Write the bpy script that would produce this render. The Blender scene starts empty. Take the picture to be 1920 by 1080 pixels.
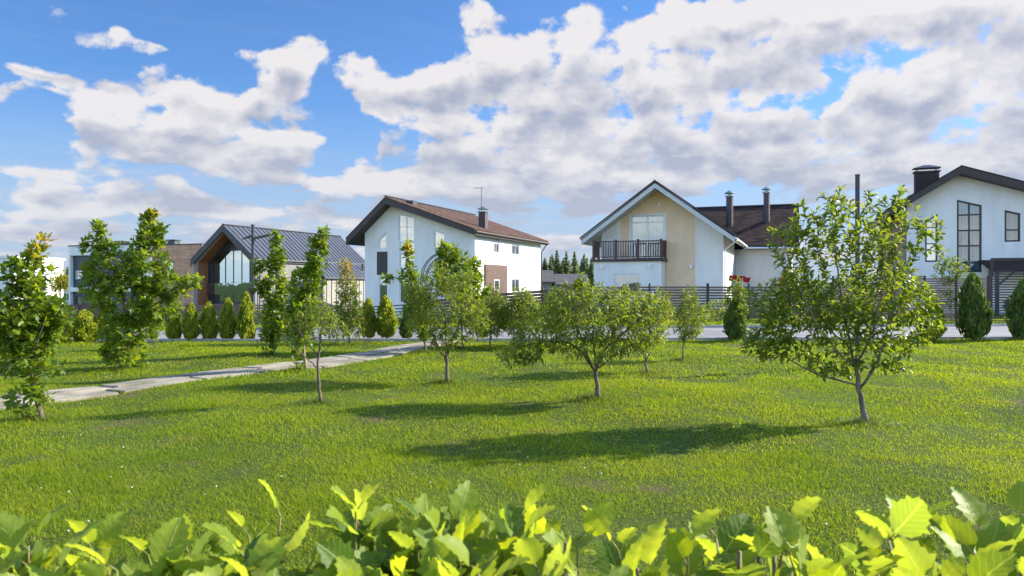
import bpy, math, random
import numpy as np
from mathutils import Vector
from mathutils.geometry import tessellate_polygon

# ------------------------------------------------------------------ camera, sky, sun, exposure
SC = bpy.context.scene
COL = SC.collection
F, HX, HY, CAMZ = 1400.0, 960.0, 530.0, 1.7
cd = bpy.data.cameras.new('camera'); cam = bpy.data.objects.new('camera', cd); COL.objects.link(cam)
cam.location = (0, 0, CAMZ); cam.rotation_euler = (math.radians(90), 0, 0)
cd.sensor_width = 36; cd.lens = 36 * F / 1920; cd.shift_y = -10 / 1920
cd.clip_start = 0.05; cd.clip_end = 5000
cd.dof.use_dof = True; cd.dof.focus_distance = 13; cd.dof.aperture_fstop = 10.0
SC.camera = cam
SC.view_settings.view_transform = 'Standard'; SC.view_settings.look = 'None'
SC.view_settings.gamma = 1; SC.view_settings.exposure = 1.45
SC.cycles.max_bounces = 6; SC.cycles.diffuse_bounces = 3; SC.cycles.transmission_bounces = 4; SC.cycles.transparent_max_bounces = 8; SC.cycles.glossy_bounces = 2
SUN_AZ, SUN_EL = math.radians(72), math.radians(28)     # azimuth from +Y (view direction) towards +X
SKY_STRENGTH = 0.10
sd = bpy.data.lights.new('sun', 'SUN'); so = bpy.data.objects.new('sun', sd); COL.objects.link(so)
sd.energy = 4.0; sd.angle = math.radians(0.5); sd.color = (1.0, 0.93, 0.79)
sun_vec = Vector((math.sin(SUN_AZ) * math.cos(SUN_EL), math.cos(SUN_AZ) * math.cos(SUN_EL), math.sin(SUN_EL)))
so.rotation_euler = (-sun_vec).to_track_quat('-Z', 'Y').to_euler()
so.location = (30, 10, 30)

class NT:
    def __init__(s, tree): s.t = tree; s.n = tree.nodes; s.l = tree.links
    def new(s, typ, **kw):
        n = s.n.new(typ)
        for k, v in kw.items(): setattr(n, k, v)
        return n
    def link(s, a, b): s.l.new(a, b)
    def put(s, inp, v):
        if isinstance(v, bpy.types.NodeSocket): s.l.new(v, inp)
        elif v is not None: inp.default_value = v
    def m(s, op, a, b=None, c=None, clamp=False):
        n = s.n.new('ShaderNodeMath'); n.operation = op; n.use_clamp = clamp
        s.put(n.inputs[0], a)
        if b is not None: s.put(n.inputs[1], b)
        if c is not None: s.put(n.inputs[2], c)
        return n.outputs[0]
    def mix(s, f, a, b, blend='MIX'):
        n = s.n.new('ShaderNodeMix'); n.data_type = 'RGBA'; n.blend_type = blend
        s.put(n.inputs[0], f)
        for i, v in ((6, a), (7, b)):
            if not isinstance(v, bpy.types.NodeSocket): v = (*v[:3], 1)
            s.put(n.inputs[i], v)
        return n.outputs[2]
    def sm(s, x, lo, hi, a=0.0, b=1.0):
        n = s.n.new('ShaderNodeMapRange'); n.interpolation_type = 'SMOOTHSTEP'
        s.put(n.inputs[0], x); n.inputs[1].default_value = lo; n.inputs[2].default_value = hi
        n.inputs[3].default_value = a; n.inputs[4].default_value = b
        return n.outputs[0]
    def noise(s, vec, scale, detail=4, rough=0.5, dist=0.0, dim='3D', lac=2.0):
        n = s.n.new('ShaderNodeTexNoise'); n.noise_dimensions = dim
        if vec is not None: s.l.new(vec, n.inputs['Vector'])
        n.inputs['Scale'].default_value = scale; n.inputs['Detail'].default_value = detail
        n.inputs['Roughness'].default_value = rough; n.inputs['Distortion'].default_value = dist
        n.inputs['Lacunarity'].default_value = lac
        return n.outputs[0]
    def xyz(s, x, y, z=0.0):
        n = s.n.new('ShaderNodeCombineXYZ')
        s.put(n.inputs[0], x); s.put(n.inputs[1], y); s.put(n.inputs[2], z)
        return n.outputs[0]

# clouds by sky direction: s = azimuth, t = tan(elevation); values below are read off the photograph's sky
CLOUDS = [(195,84,100,24,1.15),(290,86,50,14,.7),(120,28,28,10,.6),(45,128,75,18,.9),(0,190,60,26,.9),(30,68,60,8,.5),(100,172,30,8,.3),
 (200,205,80,38,.9),(330,190,110,50,1.0),(300,245,120,34,.7),(520,120,50,38,.9),(590,115,95,38,1.0),(440,95,40,18,.6),(550,180,95,36,.9),(440,255,150,42,1.0),(360,300,150,22,.9),(540,280,50,26,.7),(300,130,30,14,.5),
 (720,345,140,26,.85),(560,335,170,14,.6),(830,330,130,22,.7),(720,10,60,9,.75),(890,50,34,24,.85),(905,10,36,12,.6),(1000,32,50,10,.55),
 (640,220,26,60,-.7),(700,190,40,30,.7),(760,190,80,50,.9),(900,130,110,46,1.0),(900,230,180,55,.9),(1080,90,120,55,1.0),(1100,190,200,90,1.1),(1000,285,150,24,.7),(1230,180,110,90,1.0),(1290,290,200,28,.8),
 (1420,80,150,70,1.05),(1400,210,170,60,1.0),(1560,60,200,55,1.0),(1640,200,200,70,1.1),(1780,80,150,80,1.05),(1850,240,160,70,1.1),(1560,275,150,36,.9),(2000,120,200,140,1.2),(1500,10,300,26,.9),
 (1290,100,24,22,-.75),(1360,232,20,18,-.6),(1562,132,30,12,-.8),(1905,118,22,14,-.7),(1390,130,10,6,-.6),(1190,30,60,14,-.5),
 (80,315,120,16,.7),(50,370,75,20,.75),(170,350,90,14,.5),(200,378,60,14,.55),(325,352,42,15,.9),(330,382,120,10,.55),(60,402,110,9,.6),(480,372,120,12,.35),(600,398,90,9,.45),(640,412,60,9,.5),(140,432,150,7,.4),(500,425,160,7,.35),
 (1000,335,180,22,.8),(1150,400,130,9,.4),(900,375,60,9,.4),(420,400,90,8,.45),(250,395,60,9,.5),(1130,345,160,14,.5),(1020,370,140,12,.55),(1350,325,110,14,.75),(1020,395,150,8,.4),(1320,360,60,10,.5),(1700,300,220,26,.7),(1620,330,110,14,.5),(1560,372,70,12,.35),(1060,450,120,8,.3),(240,456,200,6,.3)]
def make_world():
    w = bpy.data.worlds.new('World'); SC.world = w; w.use_nodes = True
    def group(name, fn):
        g = bpy.data.node_groups.new(name, 'ShaderNodeTree')
        for k in ('s', 't'): g.interface.new_socket(k, in_out='INPUT', socket_type='NodeSocketFloat')
        g.interface.new_socket('d', in_out='OUTPUT', socket_type='NodeSocketFloat')
        N = NT(g); gi = N.new('NodeGroupInput'); go = N.new('NodeGroupOutput')
        N.link(fn(N, gi.outputs[0], gi.outputs[1]), go.inputs[0]); return g
    def mass(N, s2, t2):
        acc = None
        for (px, py, rx, ry, a) in CLOUDS:
            az = math.atan((px - HX) / F); el = (HY - py) / F * math.cos(az)
            srx = rx / F * math.cos(az) ** 2; sry = ry / F * math.cos(az)
            dx = N.m('MULTIPLY_ADD', s2, 1 / srx, -az / srx); dy = N.m('MULTIPLY_ADD', t2, 1 / sry, -el / sry)
            e = N.m('MULTIPLY_ADD', dx, dx, N.m('MULTIPLY', dy, dy))
            v = N.m('POWER', 2.0, N.m('MULTIPLY', e, -1.0))
            acc = N.m('MULTIPLY_ADD', v, a, 0.0 if acc is None else acc)
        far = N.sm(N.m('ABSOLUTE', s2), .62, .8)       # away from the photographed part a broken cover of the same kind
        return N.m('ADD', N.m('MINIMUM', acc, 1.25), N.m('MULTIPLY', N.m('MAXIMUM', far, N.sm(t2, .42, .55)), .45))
    def puffs(N, s, t):
        q = N.xyz(N.m('MULTIPLY', s, 2.2), N.m('MULTIPLY', N.m('LOGARITHM', N.m('ADD', N.m('MAXIMUM', t, 0.0), .10), 2.718), 1.0))
        n1 = N.new('ShaderNodeTexNoise'); n1.noise_dimensions = '2D'; N.link(q, n1.inputs['Vector'])
        n1.inputs['Scale'].default_value = 4.2; n1.inputs['Detail'].default_value = 8; n1.inputs['Roughness'].default_value = .64
        qd = N.new('ShaderNodeVectorMath', operation='MULTIPLY_ADD'); N.link(n1.outputs['Color'], qd.inputs[0]); qd.inputs[1].default_value = (.10, .10, 0); N.link(q, qd.inputs[2])
        vo = N.new('ShaderNodeTexVoronoi', voronoi_dimensions='2D', feature='SMOOTH_F1'); vo.inputs['Scale'].default_value = 6.5
        vo.inputs['Detail'].default_value = 3; vo.inputs['Roughness'].default_value = .5; vo.inputs['Smoothness'].default_value = .35
        N.link(qd.outputs[0], vo.inputs['Vector'])
        return N.m('ADD', N.m('MULTIPLY_ADD', n1.outputs['Fac'], 1.7, -.85), N.m('MULTIPLY_ADD', vo.outputs['Distance'], -1.0, .42))
    def rows(N, s, t):
        q = N.xyz(N.m('MULTIPLY', s, 2.2), N.m('MULTIPLY', N.m('LOGARITHM', N.m('ADD', N.m('MAXIMUM', t, 0.0), .10), 2.718), 1.7))
        return N.noise(q, 3.4, 2.5, .5, 0, '2D')
    gm, gp_, gr = group('cloud_mass', mass), group('cloud_puffs', puffs), group('cloud_rows', rows)
    W = NT(w.node_tree); W.n.clear()
    out = W.new('ShaderNodeOutputWorld'); bg = W.new('ShaderNodeBackground'); bg.inputs[1].default_value = SKY_STRENGTH
    sky = W.new('ShaderNodeTexSky'); sky.sky_type = 'NISHITA'; sky.sun_disc = False
    sky.sun_elevation = SUN_EL; sky.sun_rotation = SUN_AZ; sky.air_density = 1.0; sky.dust_density = 0.6; sky.ozone_density = 2.2
    tc = W.new('ShaderNodeTexCoord'); sx = W.new('ShaderNodeSeparateXYZ'); W.link(tc.outputs['Generated'], sx.inputs[0])
    x, y, z = sx.outputs
    s = W.m('ARCTAN2', x, y)
    t = W.m('DIVIDE', z, W.m('SQRT', W.m('ADD', W.m('MULTIPLY', x, x), W.m('MULTIPLY', y, y))))
    # wobble the coordinates so that the broad masses are not plain ellipses
    wn = W.new('ShaderNodeTexNoise'); wn.noise_dimensions = '2D'; W.link(W.xyz(s, W.m('MULTIPLY', t, 1.5)), wn.inputs['Vector'])
    wn.inputs['Scale'].default_value = 9; wn.inputs['Detail'].default_value = 3
    sp = W.new('ShaderNodeSeparateColor'); W.link(wn.outputs['Color'], sp.inputs[0])
    wk = W.sm(t, .02, .22, .15, 1.0)
    s2 = W.m('ADD', s, W.m('MULTIPLY_ADD', sp.outputs[0], .08, -.04)); t2 = W.m('ADD', t, W.m('MULTIPLY', W.m('MULTIPLY_ADD', sp.outputs[1], .05, -.025), wk))
    def use(g, ss, tt):
        n = W.new('ShaderNodeGroup'); n.node_tree = g; W.link(ss, n.inputs[0]); W.link(tt, n.inputs[1]); return n.outputs[0]
    m0 = use(gm, s2, t2); m1 = use(gm, W.m('ADD', s2, -.004), W.m('ADD', t2, .038))
    p0 = use(gp_, s, t); p1 = use(gp_, W.m('ADD', s, -.004), W.m('ADD', t, .014))
    d0 = W.m('ADD', W.m('ADD', W.m('MULTIPLY_ADD', m0, 1.35, -.62), W.m('MULTIPLY_ADD', W.sm(t, .03, .21, 1.02, 0.05), W.sm(t, .006, .035), W.sm(t, .006, .035, -1.0, 0.0))), W.m('MULTIPLY', p0, W.sm(t, .02, .2, .80, 1.25)))
    alpha = W.sm(d0, -.08, .46)
    lit = W.m('ADD', W.m('MULTIPLY', W.m('SUBTRACT', m0, m1), 1.0), W.m('MULTIPLY', W.m('SUBTRACT', p0, p1), .85))
    r0 = use(gr, s2, t); r1 = use(gr, s2, W.m('ADD', t, .030))
    lit = W.m('ADD', lit, W.m('MULTIPLY', W.m('SUBTRACT', r0, r1), 1.7))
    lum = W.m('SUBTRACT', W.m('ADD', .82, lit), W.m('MULTIPLY', W.sm(d0, .25, 1.25), .50), clamp=True)
    ccol = W.mix(lum, (2.30, 2.50, 3.15), (4.75, 4.6, 4.6))
    hz = W.sm(t, 0.0, .26, 1.0, 0.0)
    skyc = W.mix(1.0, sky.outputs[0], SKY_TINT, 'MULTIPLY')
    skyc = W.mix(W.m('MULTIPLY', hz, .92), skyc, (2.6, 3.2, 4.15))
    ccol = W.mix(W.m('MULTIPLY', hz, .40), ccol, (3.2, 3.55, 4.3))
    thin = W.sm(W.noise(W.xyz(W.m('MULTIPLY', s, 2.0), W.m('MULTIPLY', t, 16.0)), 3.0, 5, .6, .3), .40, .75)
    col = W.mix(W.m('MULTIPLY', W.m('MULTIPLY', thin, W.sm(t, .03, .20, 1.0, 0.06)), .65), skyc, (3.5, 3.7, 4.3))
    col = W.mix(W.m('MULTIPLY', alpha, .96), col, ccol)
    lift = W.m('MAXIMUM', W.sm(W.m('ABSOLUTE', s), .75, 1.3), W.sm(t, .5, .9))      # unseen sky brightened and warmed to add fill on the shaded house walls
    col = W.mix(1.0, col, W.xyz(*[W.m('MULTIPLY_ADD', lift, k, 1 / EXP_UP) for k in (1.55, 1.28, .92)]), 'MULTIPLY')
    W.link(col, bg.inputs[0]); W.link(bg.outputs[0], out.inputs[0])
    w.cycles.sampling_method = 'MANUAL'; w.cycles.sample_map_resolution = 512
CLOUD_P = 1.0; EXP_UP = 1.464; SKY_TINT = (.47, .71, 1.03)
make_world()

# ------------------------------------------------------------------ helpers
def sstep(a, b, x):
    t = np.clip((x - a) / (b - a), 0, 1); return t * t * (3 - 2 * t)
def gz(x, y):          # the ground falls about a metre towards the far left
    x = np.asarray(x, float); y = np.asarray(y, float)
    z = -1.1 * sstep(27, 46, y) * sstep(6, -8, x)
    near = 1 - sstep(20.5, 21.5, y)
    z = z + near * (.028 * np.sin(x * 1.1 + y * .5) + .022 * np.sin(x * .55 - y * 1.25 + 1.2) + .012 * np.sin(2.3 * x + 1.7 * y))
    return z
def pw(px, py, y): return Vector(((px - HX) / F * y, y, CAMZ - (py - HY) / F * y))
def ground(px, py):
    y = 2.0
    while y < 120:
        p = pw(px, py, y)
        if p.z <= gz(p.x, y): break
        y += .02
    return Vector((p.x, y, float(gz(p.x, y))))

def props(o, label=None, cat=None, group=None, kind=None):
    if label: o['label'] = label
    if cat: o['category'] = cat
    if group: o['group'] = group
    if kind: o['kind'] = kind
    return o
def thing(name, label, cat, loc=(0, 0, 0), rz=0.0, group=None):
    o = bpy.data.objects.new(name, None); COL.objects.link(o); o.location = loc; o.rotation_euler = (0, 0, rz)
    o.empty_display_size = .2
    return props(o, label, cat, group)
def link_mesh(name, me, mat, parent=None, smooth=False):
    o = bpy.data.objects.new(name, me); COL.objects.link(o)
    for m in (mat if isinstance(mat, (list, tuple)) else [mat]): me.materials.append(m)
    if parent: o.parent = parent
    if smooth: me.polygons.foreach_set('use_smooth', [True] * len(me.polygons))
    return o
def copy_tree(o, parent=None):
    c = o.copy(); COL.objects.link(c)
    if parent: c.parent = parent
    for ch in list(o.children): copy_tree(ch, c)
    return c

class MB:
    def __init__(s): s.v = []; s.f = []; s.mi = []; s.cur = 0
    def add(s, vs, fs):
        b = len(s.v); s.v += [tuple(v) for v in vs]; s.f += [tuple(b + i for i in f) for f in fs]; s.mi += [s.cur] * len(fs); return s
    def box(s, x0, x1, y0, y1, z0, z1):
        return s.add([(x0,y0,z0),(x1,y0,z0),(x1,y1,z0),(x0,y1,z0),(x0,y0,z1),(x1,y0,z1),(x1,y1,z1),(x0,y1,z1)],
                     [(0,3,2,1),(4,5,6,7),(0,1,5,4),(1,2,6,5),(2,3,7,6),(3,0,4,7)])
    def bar(s, p, q, w, h, up=(0, 0, 1)):
        p, q = Vector(p), Vector(q); d = (q - p).normalized(); a = d.cross(Vector(up))
        if a.length < 1e-4: a = d.cross(Vector((1, 0, 0)))
        a.normalize(); b = a.cross(d); a *= w / 2; b *= h / 2
        vs = [p - a - b, p + a - b, p + a + b, p - a + b, q - a - b, q + a - b, q + a + b, q - a + b]
        return s.add(vs, [(0,1,2,3),(4,7,6,5),(0,4,5,1),(1,5,6,2),(2,6,7,3),(3,7,4,0)])
    def tube(s, pts, rs, n=6, cap=True):
        pts = [Vector(p) for p in pts]; b = len(s.v); rings = []
        a = None
        for i, p in enumerate(pts):
            d = (pts[min(i + 1, len(pts) - 1)] - pts[max(i - 1, 0)])
            d = d.normalized() if d.length > 1e-7 else Vector((0, 0, 1))
            if a is None: a = d.cross(Vector((0, 1, 0)) if abs(d.y) < .9 else Vector((1, 0, 0)))
            a = (a - d * a.dot(d)).normalized(); c = d.cross(a)
            r = rs[i] if isinstance(rs, (list, tuple)) else rs
            s.v += [tuple(p + (a * math.cos(2 * math.pi * k / n) + c * math.sin(2 * math.pi * k / n)) * r) for k in range(n)]
        for i in range(len(pts) - 1):
            for k in range(n):
                s.f.append((b + i * n + k, b + i * n + (k + 1) % n, b + (i + 1) * n + (k + 1) % n, b + (i + 1) * n + k)); s.mi.append(s.cur)
        if cap:
            s.f.append(tuple(b + k for k in reversed(range(n)))); s.f.append(tuple(b + (len(pts) - 1) * n + k for k in range(n))); s.mi += [s.cur] * 2
        return s
    def prism(s, prof, y0, y1):     # profile in (x,z), run along y
        n = len(prof)
        vs = [(x, y0, z) for x, z in prof] + [(x, y1, z) for x, z in prof]
        fs = [(i, (i + 1) % n, n + (i + 1) % n, n + i) for i in range(n)]
        tri = tessellate_polygon([[Vector((x, z, 0)) for x, z in prof]])
        fs += [tuple(t) for t in tri] + [tuple(n + i for i in t) for t in tri]
        return s.add(vs, fs)
    def prismx(s, prof, x0, x1):    # profile in (y,z), run along x
        b = len(s.v); s.prism(prof, x0, x1)
        for i in range(b, len(s.v)): x, y, z = s.v[i]; s.v[i] = (y, x, z)
        return s
    def build(s, name, mat, parent=None, smooth=False):
        me = bpy.data.meshes.new(name); me.from_pydata(s.v, [], s.f)
        o = link_mesh(name, me, mat, parent, smooth)
        if any(s.mi): me.polygons.foreach_set('material_index', s.mi)
        me.update()
        bm_fix(me)
        return o
def bm_fix(me):
    import bmesh
    bm = bmesh.new(); bm.from_mesh(me); bmesh.ops.recalc_face_normals(bm, faces=bm.faces); bm.to_mesh(me); bm.free()

def np_mesh(name, verts, tmpl_faces, m, nv, mat, parent=None, attrs=None, uv=None, smooth=False):
    """m copies of a template of nv vertices"""
    me = bpy.data.meshes.new(name)
    me.vertices.add(m * nv); me.vertices.foreach_set('co', verts.astype(np.float32).ravel())
    lt = np.array([i for f in tmpl_faces for i in f], dtype=np.int32); ln = np.array([len(f) for f in tmpl_faces], dtype=np.int32)
    loops = (np.arange(m, dtype=np.int32)[:, None] * nv + lt[None, :]).ravel()
    tot = np.tile(ln, m); start = np.concatenate([[0], np.cumsum(tot)[:-1]]).astype(np.int32)
    me.loops.add(len(loops)); me.loops.foreach_set('vertex_index', loops)
    me.polygons.add(len(tot)); me.polygons.foreach_set('loop_start', start)
    if smooth: me.polygons.foreach_set('use_smooth', np.ones(len(tot), dtype=bool))
    me.update(calc_edges=True)
    for k, a in (attrs or {}).items():
        at = me.attributes.new(k, 'FLOAT', 'POINT'); at.data.foreach_set('value', np.repeat(a, nv).astype(np.float32))
    if uv is not None:
        at = me.attributes.new('leaf_uv', 'FLOAT_VECTOR', 'POINT')
        at.data.foreach_set('vector', np.tile(np.c_[uv, np.zeros(len(uv))], (m, 1)).astype(np.float32).ravel())
    return link_mesh(name, me, mat, parent)
def inst(T, O, D, N, S, W=None):
    D = D / np.linalg.norm(D, axis=1, keepdims=True)
    N = N - D * (N * D).sum(1, keepdims=True); N = N / (np.linalg.norm(N, axis=1, keepdims=True) + 1e-9)
    X = np.cross(D, N); S = np.asarray(S)[:, None, None]; Wd = S if W is None else np.asarray(W)[:, None, None]
    v = O[:, None, :] + Wd * T[None, :, 0:1] * X[:, None, :] + S * (T[None, :, 1:2] * D[:, None, :] + T[None, :, 2:3] * N[:, None, :])
    return v.reshape(-1, 3)

# ------------------------------------------------------------------ materials
MATS = {}
def mat(name, col, rough=.6, col2=None, scale=3.0, stretch=(1, 1, 1), bump=0.0, bscale=None, metallic=0.0, spec=.5, detail=5, contrast=(.35, .65)):
    if name in MATS: return MATS[name]
    m = bpy.data.materials.new(name); m.use_nodes = True; N = NT(m.node_tree); p = N.n['Principled BSDF']
    p.inputs['Roughness'].default_value = rough; p.inputs['Metallic'].default_value = metallic; p.inputs['Specular IOR Level'].default_value = spec
    tc = N.new('ShaderNodeTexCoord'); mp = N.new('ShaderNodeMapping'); N.link(tc.outputs['Object'], mp.inputs[0]); mp.inputs['Scale'].default_value = stretch
    c2 = col2 or tuple(c * .82 for c in col)
    n = N.noise(mp.outputs[0], scale, detail, .6)
    N.link(N.mix(N.sm(n, *contrast), col, c2), p.inputs['Base Color'])
    if bump:
        b = N.new('ShaderNodeBump'); b.inputs['Strength'].default_value = bump; b.inputs['Distance'].default_value = .02
        N.link(N.noise(mp.outputs[0], bscale or scale * 4, 4, .6), b.inputs['Height']); N.link(b.outputs[0], p.inputs['Normal'])
    MATS[name] = m; return m
def brick_mat(name, a, b, mortar, bw, bh, order='xz', msize=.01, rough=.8, off=.5, bump=.5, slope=1.0):
    m = bpy.data.materials.new(name); m.use_nodes = True; N = NT(m.node_tree); p = N.n['Principled BSDF']; p.inputs['Roughness'].default_value = rough; p.inputs['Specular IOR Level'].default_value = .2
    tc = N.new('ShaderNodeTexCoord'); sx = N.new('ShaderNodeSeparateXYZ'); N.link(tc.outputs['Object'], sx.inputs[0])
    ax = {'x': sx.outputs[0], 'y': sx.outputs[1], 'z': sx.outputs[2]}
    v = N.xyz(ax[order[0]], N.m('MULTIPLY', ax[order[1]], slope))
    br = N.new('ShaderNodeTexBrick'); N.link(v, br.inputs['Vector']); br.offset = off
    br.inputs['Scale'].default_value = 1; br.inputs['Brick Width'].default_value = bw; br.inputs['Row Height'].default_value = bh
    br.inputs['Mortar Size'].default_value = msize; br.inputs['Bias'].default_value = 0
    br.inputs['Color1'].default_value = (*a, 1); br.inputs['Color2'].default_value = (*b, 1); br.inputs['Mortar'].default_value = (*mortar, 1)
    n = N.noise(tc.outputs['Object'], 1.3, 5, .6); c = N.mix(N.sm(n, .3, .7), br.outputs[0], N.mix(1.0, br.outputs[0], (.72, .72, .74), 'MULTIPLY'))
    N.link(c, p.inputs['Base Color'])
    bu = N.new('ShaderNodeBump'); bu.inputs['Strength'].default_value = bump; bu.inputs['Distance'].default_value = .02; bu.invert = True
    N.link(br.outputs['Fac'], bu.inputs['Height']); N.link(bu.outputs[0], p.inputs['Normal'])
    return m
def leaf_mat(name, c1, c2, young, trans=.4, tcol=None, rough=.45, veins=False, spec=.4):
    m = bpy.data.materials.new(name); m.use_nodes = True; N = NT(m.node_tree); p = N.n['Principled BSDF']; out = N.n['Material Output']
    p.inputs['Roughness'].default_value = rough; p.inputs['Specular IOR Level'].default_value = spec
    geo = N.new('ShaderNodeNewGeometry'); rnd = geo.outputs['Random Per Island']
    at = N.new('ShaderNodeAttribute'); at.attribute_name = 'young'
    c = N.mix(rnd, c1, c2); c = N.mix(at.outputs['Fac'], c, young)
    if veins:
        av = N.new('ShaderNodeAttribute'); av.attribute_name = 'leaf_uv'; sx = N.new('ShaderNodeSeparateXYZ'); N.link(av.outputs['Vector'], sx.inputs[0])
        ax = N.m('ABSOLUTE', sx.outputs[0])
        mid = N.sm(ax, .008, .022, 1, 0)
        ph = N.m('FRACT', N.m('MULTIPLY', N.m('SUBTRACT', sx.outputs[1], N.m('MULTIPLY', ax, .95)), 6.5))
        side = N.sm(N.m('ABSOLUTE', N.m('SUBTRACT', ph, .5)), .03, .09, 1, 0)
        vn = N.m('MAXIMUM', mid, N.m('MULTIPLY', side, .55))
        blot = N.noise(av.outputs['Vector'], 6, 4, .6)
        c = N.mix(N.m('MULTIPLY', vn, .55), c, (.36, .42, .12))
        c = N.mix(N.sm(blot, .55, .75, 0, .35), c, (.20, .26, .03))
        b = N.new('ShaderNodeBump'); b.inputs['Strength'].default_value = .5; b.inputs['Distance'].default_value = .002
        N.link(vn, b.inputs['Height']); N.link(b.outputs[0], p.inputs['Normal'])
        # pale underside of the leaf
        c = N.mix(N.m('MULTIPLY', geo.outputs['Backfacing'], .25), c, (.26, .34, .14))
    N.link(c, p.inputs['Base Color'])
    tr = N.new('ShaderNodeBsdfTranslucent')
    N.link(N.mix(1.0, c, tcol or (2.4, 2.1, .7), 'MULTIPLY'), tr.inputs[0])
    mx = N.new('ShaderNodeMixShader'); mx.inputs[0].default_value = trans
    N.link(p.outputs[0], mx.inputs[1]); N.link(tr.outputs[0], mx.inputs[2]); N.link(mx.outputs[0], out.inputs[0])
    return m
def glass_mat(name, tint=(.55, .65, .7), refl=.35, gcol=(.9, .95, 1)):
    m = bpy.data.materials.new(name); m.use_nodes = True; N = NT(m.node_tree); N.n.clear(); out = N.new('ShaderNodeOutputMaterial')
    t = N.new('ShaderNodeBsdfTransparent'); t.inputs[0].default_value = (*tint, 1)
    g = N.new('ShaderNodeBsdfGlossy'); g.inputs[0].default_value = (*gcol, 1); g.inputs['Roughness'].default_value = .02
    tc = N.new('ShaderNodeTexCoord'); b = N.new('ShaderNodeBump'); b.inputs['Strength'].default_value = .08; b.inputs['Distance'].default_value = .05
    N.link(N.noise(tc.outputs['Object'], .9, 2, .5), b.inputs['Height']); N.link(b.outputs[0], g.inputs['Normal'])
    mx = N.new('ShaderNodeMixShader'); mx.inputs[0].default_value = refl
    N.link(t.outputs[0], mx.inputs[1]); N.link(g.outputs[0], mx.inputs[2]); N.link(mx.outputs[0], out.inputs[0])
    return m

WHITE = mat('white_render', (.85, .82, .77), .85, (.74, .72, .685), .8, (1, 1, .35), bump=.15, bscale=60, detail=9)
CREAM = mat('cream_render', (.86, .64, .43), .85, (.80, .58, .38), 1.5, bump=.15, bscale=60)
WPVC = mat('white_plastic', (.78, .79, .80), .35, (.74, .75, .76))
BFRAME = mat('black_frame', (.022, .022, .026), .4, (.03, .03, .034))
DARK = mat('dark_metal', (.030, .031, .036), .45, (.045, .046, .052), 2.0)
BROWNM = mat('dark_brown_board', (.052, .034, .028), .55, (.035, .024, .021), 2.5)
BROWNP = mat('brown_panel', (.125, .068, .050), .6, (.090, .050, .038), 2)
WOOD = mat('larch_boards', (.40, .17, .065), .55, (.28, .115, .045), 1.2, (1, 1, 14), bump=.2)
WOODT = brick_mat('tan_timber', (.80, .46, .28), (.66, .36, .21), (.22, .12, .08), 3.0, .14, 'xz', .012, .7, .37, .4)
GREYP = mat('grey_cladding', (.20, .195, .19), .6, (.16, .155, .15), 1.5, (3, 3, .4))
NAVY = mat('navy_cladding', (.045, .060, .095), .5, (.035, .047, .075), 1.5)
SHING = brick_mat('brown_shingle', (.150, .076, .050), (.070, .036, .026), (.028, .017, .014), .50, .28, 'yx', .018, .9, .5, .6, 1.08)
SHINGX = brick_mat('dark_brown_shingle', (.085, .044, .032), (.024, .014, .012), (.010, .007, .007), .50, .28, 'xy', .018, .9, .5, .6, 1.3)
SHINGD = brick_mat('dark_shingle', (.060, .042, .040), (.038, .028, .027), (.02, .016, .016), .42, .20, 'yx', .018, .9, .5, .6, 1.2)
SEAM = mat('graphite_sheet', (.105, .112, .135), .45, (.085, .092, .112), 1.0, (1, 1, 1), metallic=.35)
BRICKM = brick_mat('brown_brick', (.085, .045, .036), (.055, .030, .026), (.09, .08, .075), .25, .075, 'xz', .01, .85)
GLASS = glass_mat('window_glass', (.42, .52, .56), .34)
GLASSD = glass_mat('mirror_glass', (.12, .20, .24), .48, (.58, .74, .84))
CURT = mat('curtain_cloth', (.52, .55, .60), .9, (.26, .29, .35), 1.2, (9, 9, .15), contrast=(.4, .6))
BARK = mat('bark', (.16, .115, .085), .85, (.085, .060, .048), 14, (1, 1, .35), bump=.8, bscale=60)
BARKG = mat('grey_bark', (.21, .165, .135), .85, (.10, .075, .060), 12, (1, 1, .35), bump=.8, bscale=60)
TWIG = mat('green_twig', (.16, .13, .05), .7, (.09, .07, .035), 12)
SLAT = mat('brown_slat', (.20, .125, .092), .6, (.13, .082, .062), 1.5, (.5, .5, 6))
CONC = mat('concrete_slab', (.33, .28, .205), .9, (.18, .152, .112), 1.4, bump=.5, bscale=25, detail=8)
RED = mat('red_cloth', (.55, .03, .04), .7, (.42, .02, .03), 5)
SOFW = mat('white_soffit', (.62, .62, .60), .7, (.55, .55, .53), 3, (1, 8, 1))

# ------------------------------------------------------------------ ground, road, path
def axis(a, b, dense_a, dense_b, step, grow=1.25):
    xs = list(np.arange(dense_a, dense_b + 1e-6, step)); d = step; x = dense_b
    while x < b: d *= grow; x += d; xs.append(min(x, b))
    d = step; x = dense_a
    while x > a: d *= grow; x -= d; xs.insert(0, max(x, a))
    return np.array(xs)
def ground_mat():
    m = bpy.data.materials.new('lawn_ground'); m.use_nodes = True; N = NT(m.node_tree); p = N.n['Principled BSDF']; p.inputs['Roughness'].default_value = .95
    p.inputs['Specular IOR Level'].default_value = .1
    tc = N.new('ShaderNodeTexCoord'); o = tc.outputs['Object']
    c = N.mix(N.sm(N.noise(o, .35, 5, .6), .35, .65), (.075, .105, .015), (.105, .150, .020))
    c = N.mix(N.sm(N.noise(o, 30, 4, .7), .40, .62), c, (.045, .060, .012))
    c = N.mix(N.sm(N.noise(o, .9, 6, .65), .56, .66), c, (.11, .085, .045))
    N.link(c, p.inputs['Base Color'])
    b = N.new('ShaderNodeBump'); b.inputs['Strength'].default_value = .8; b.inputs['Distance'].default_value = .05
    N.link(N.noise(o, 25, 6, .7), b.inputs['Height']); N.link(b.outputs[0], p.inputs['Normal'])
    return m
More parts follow.
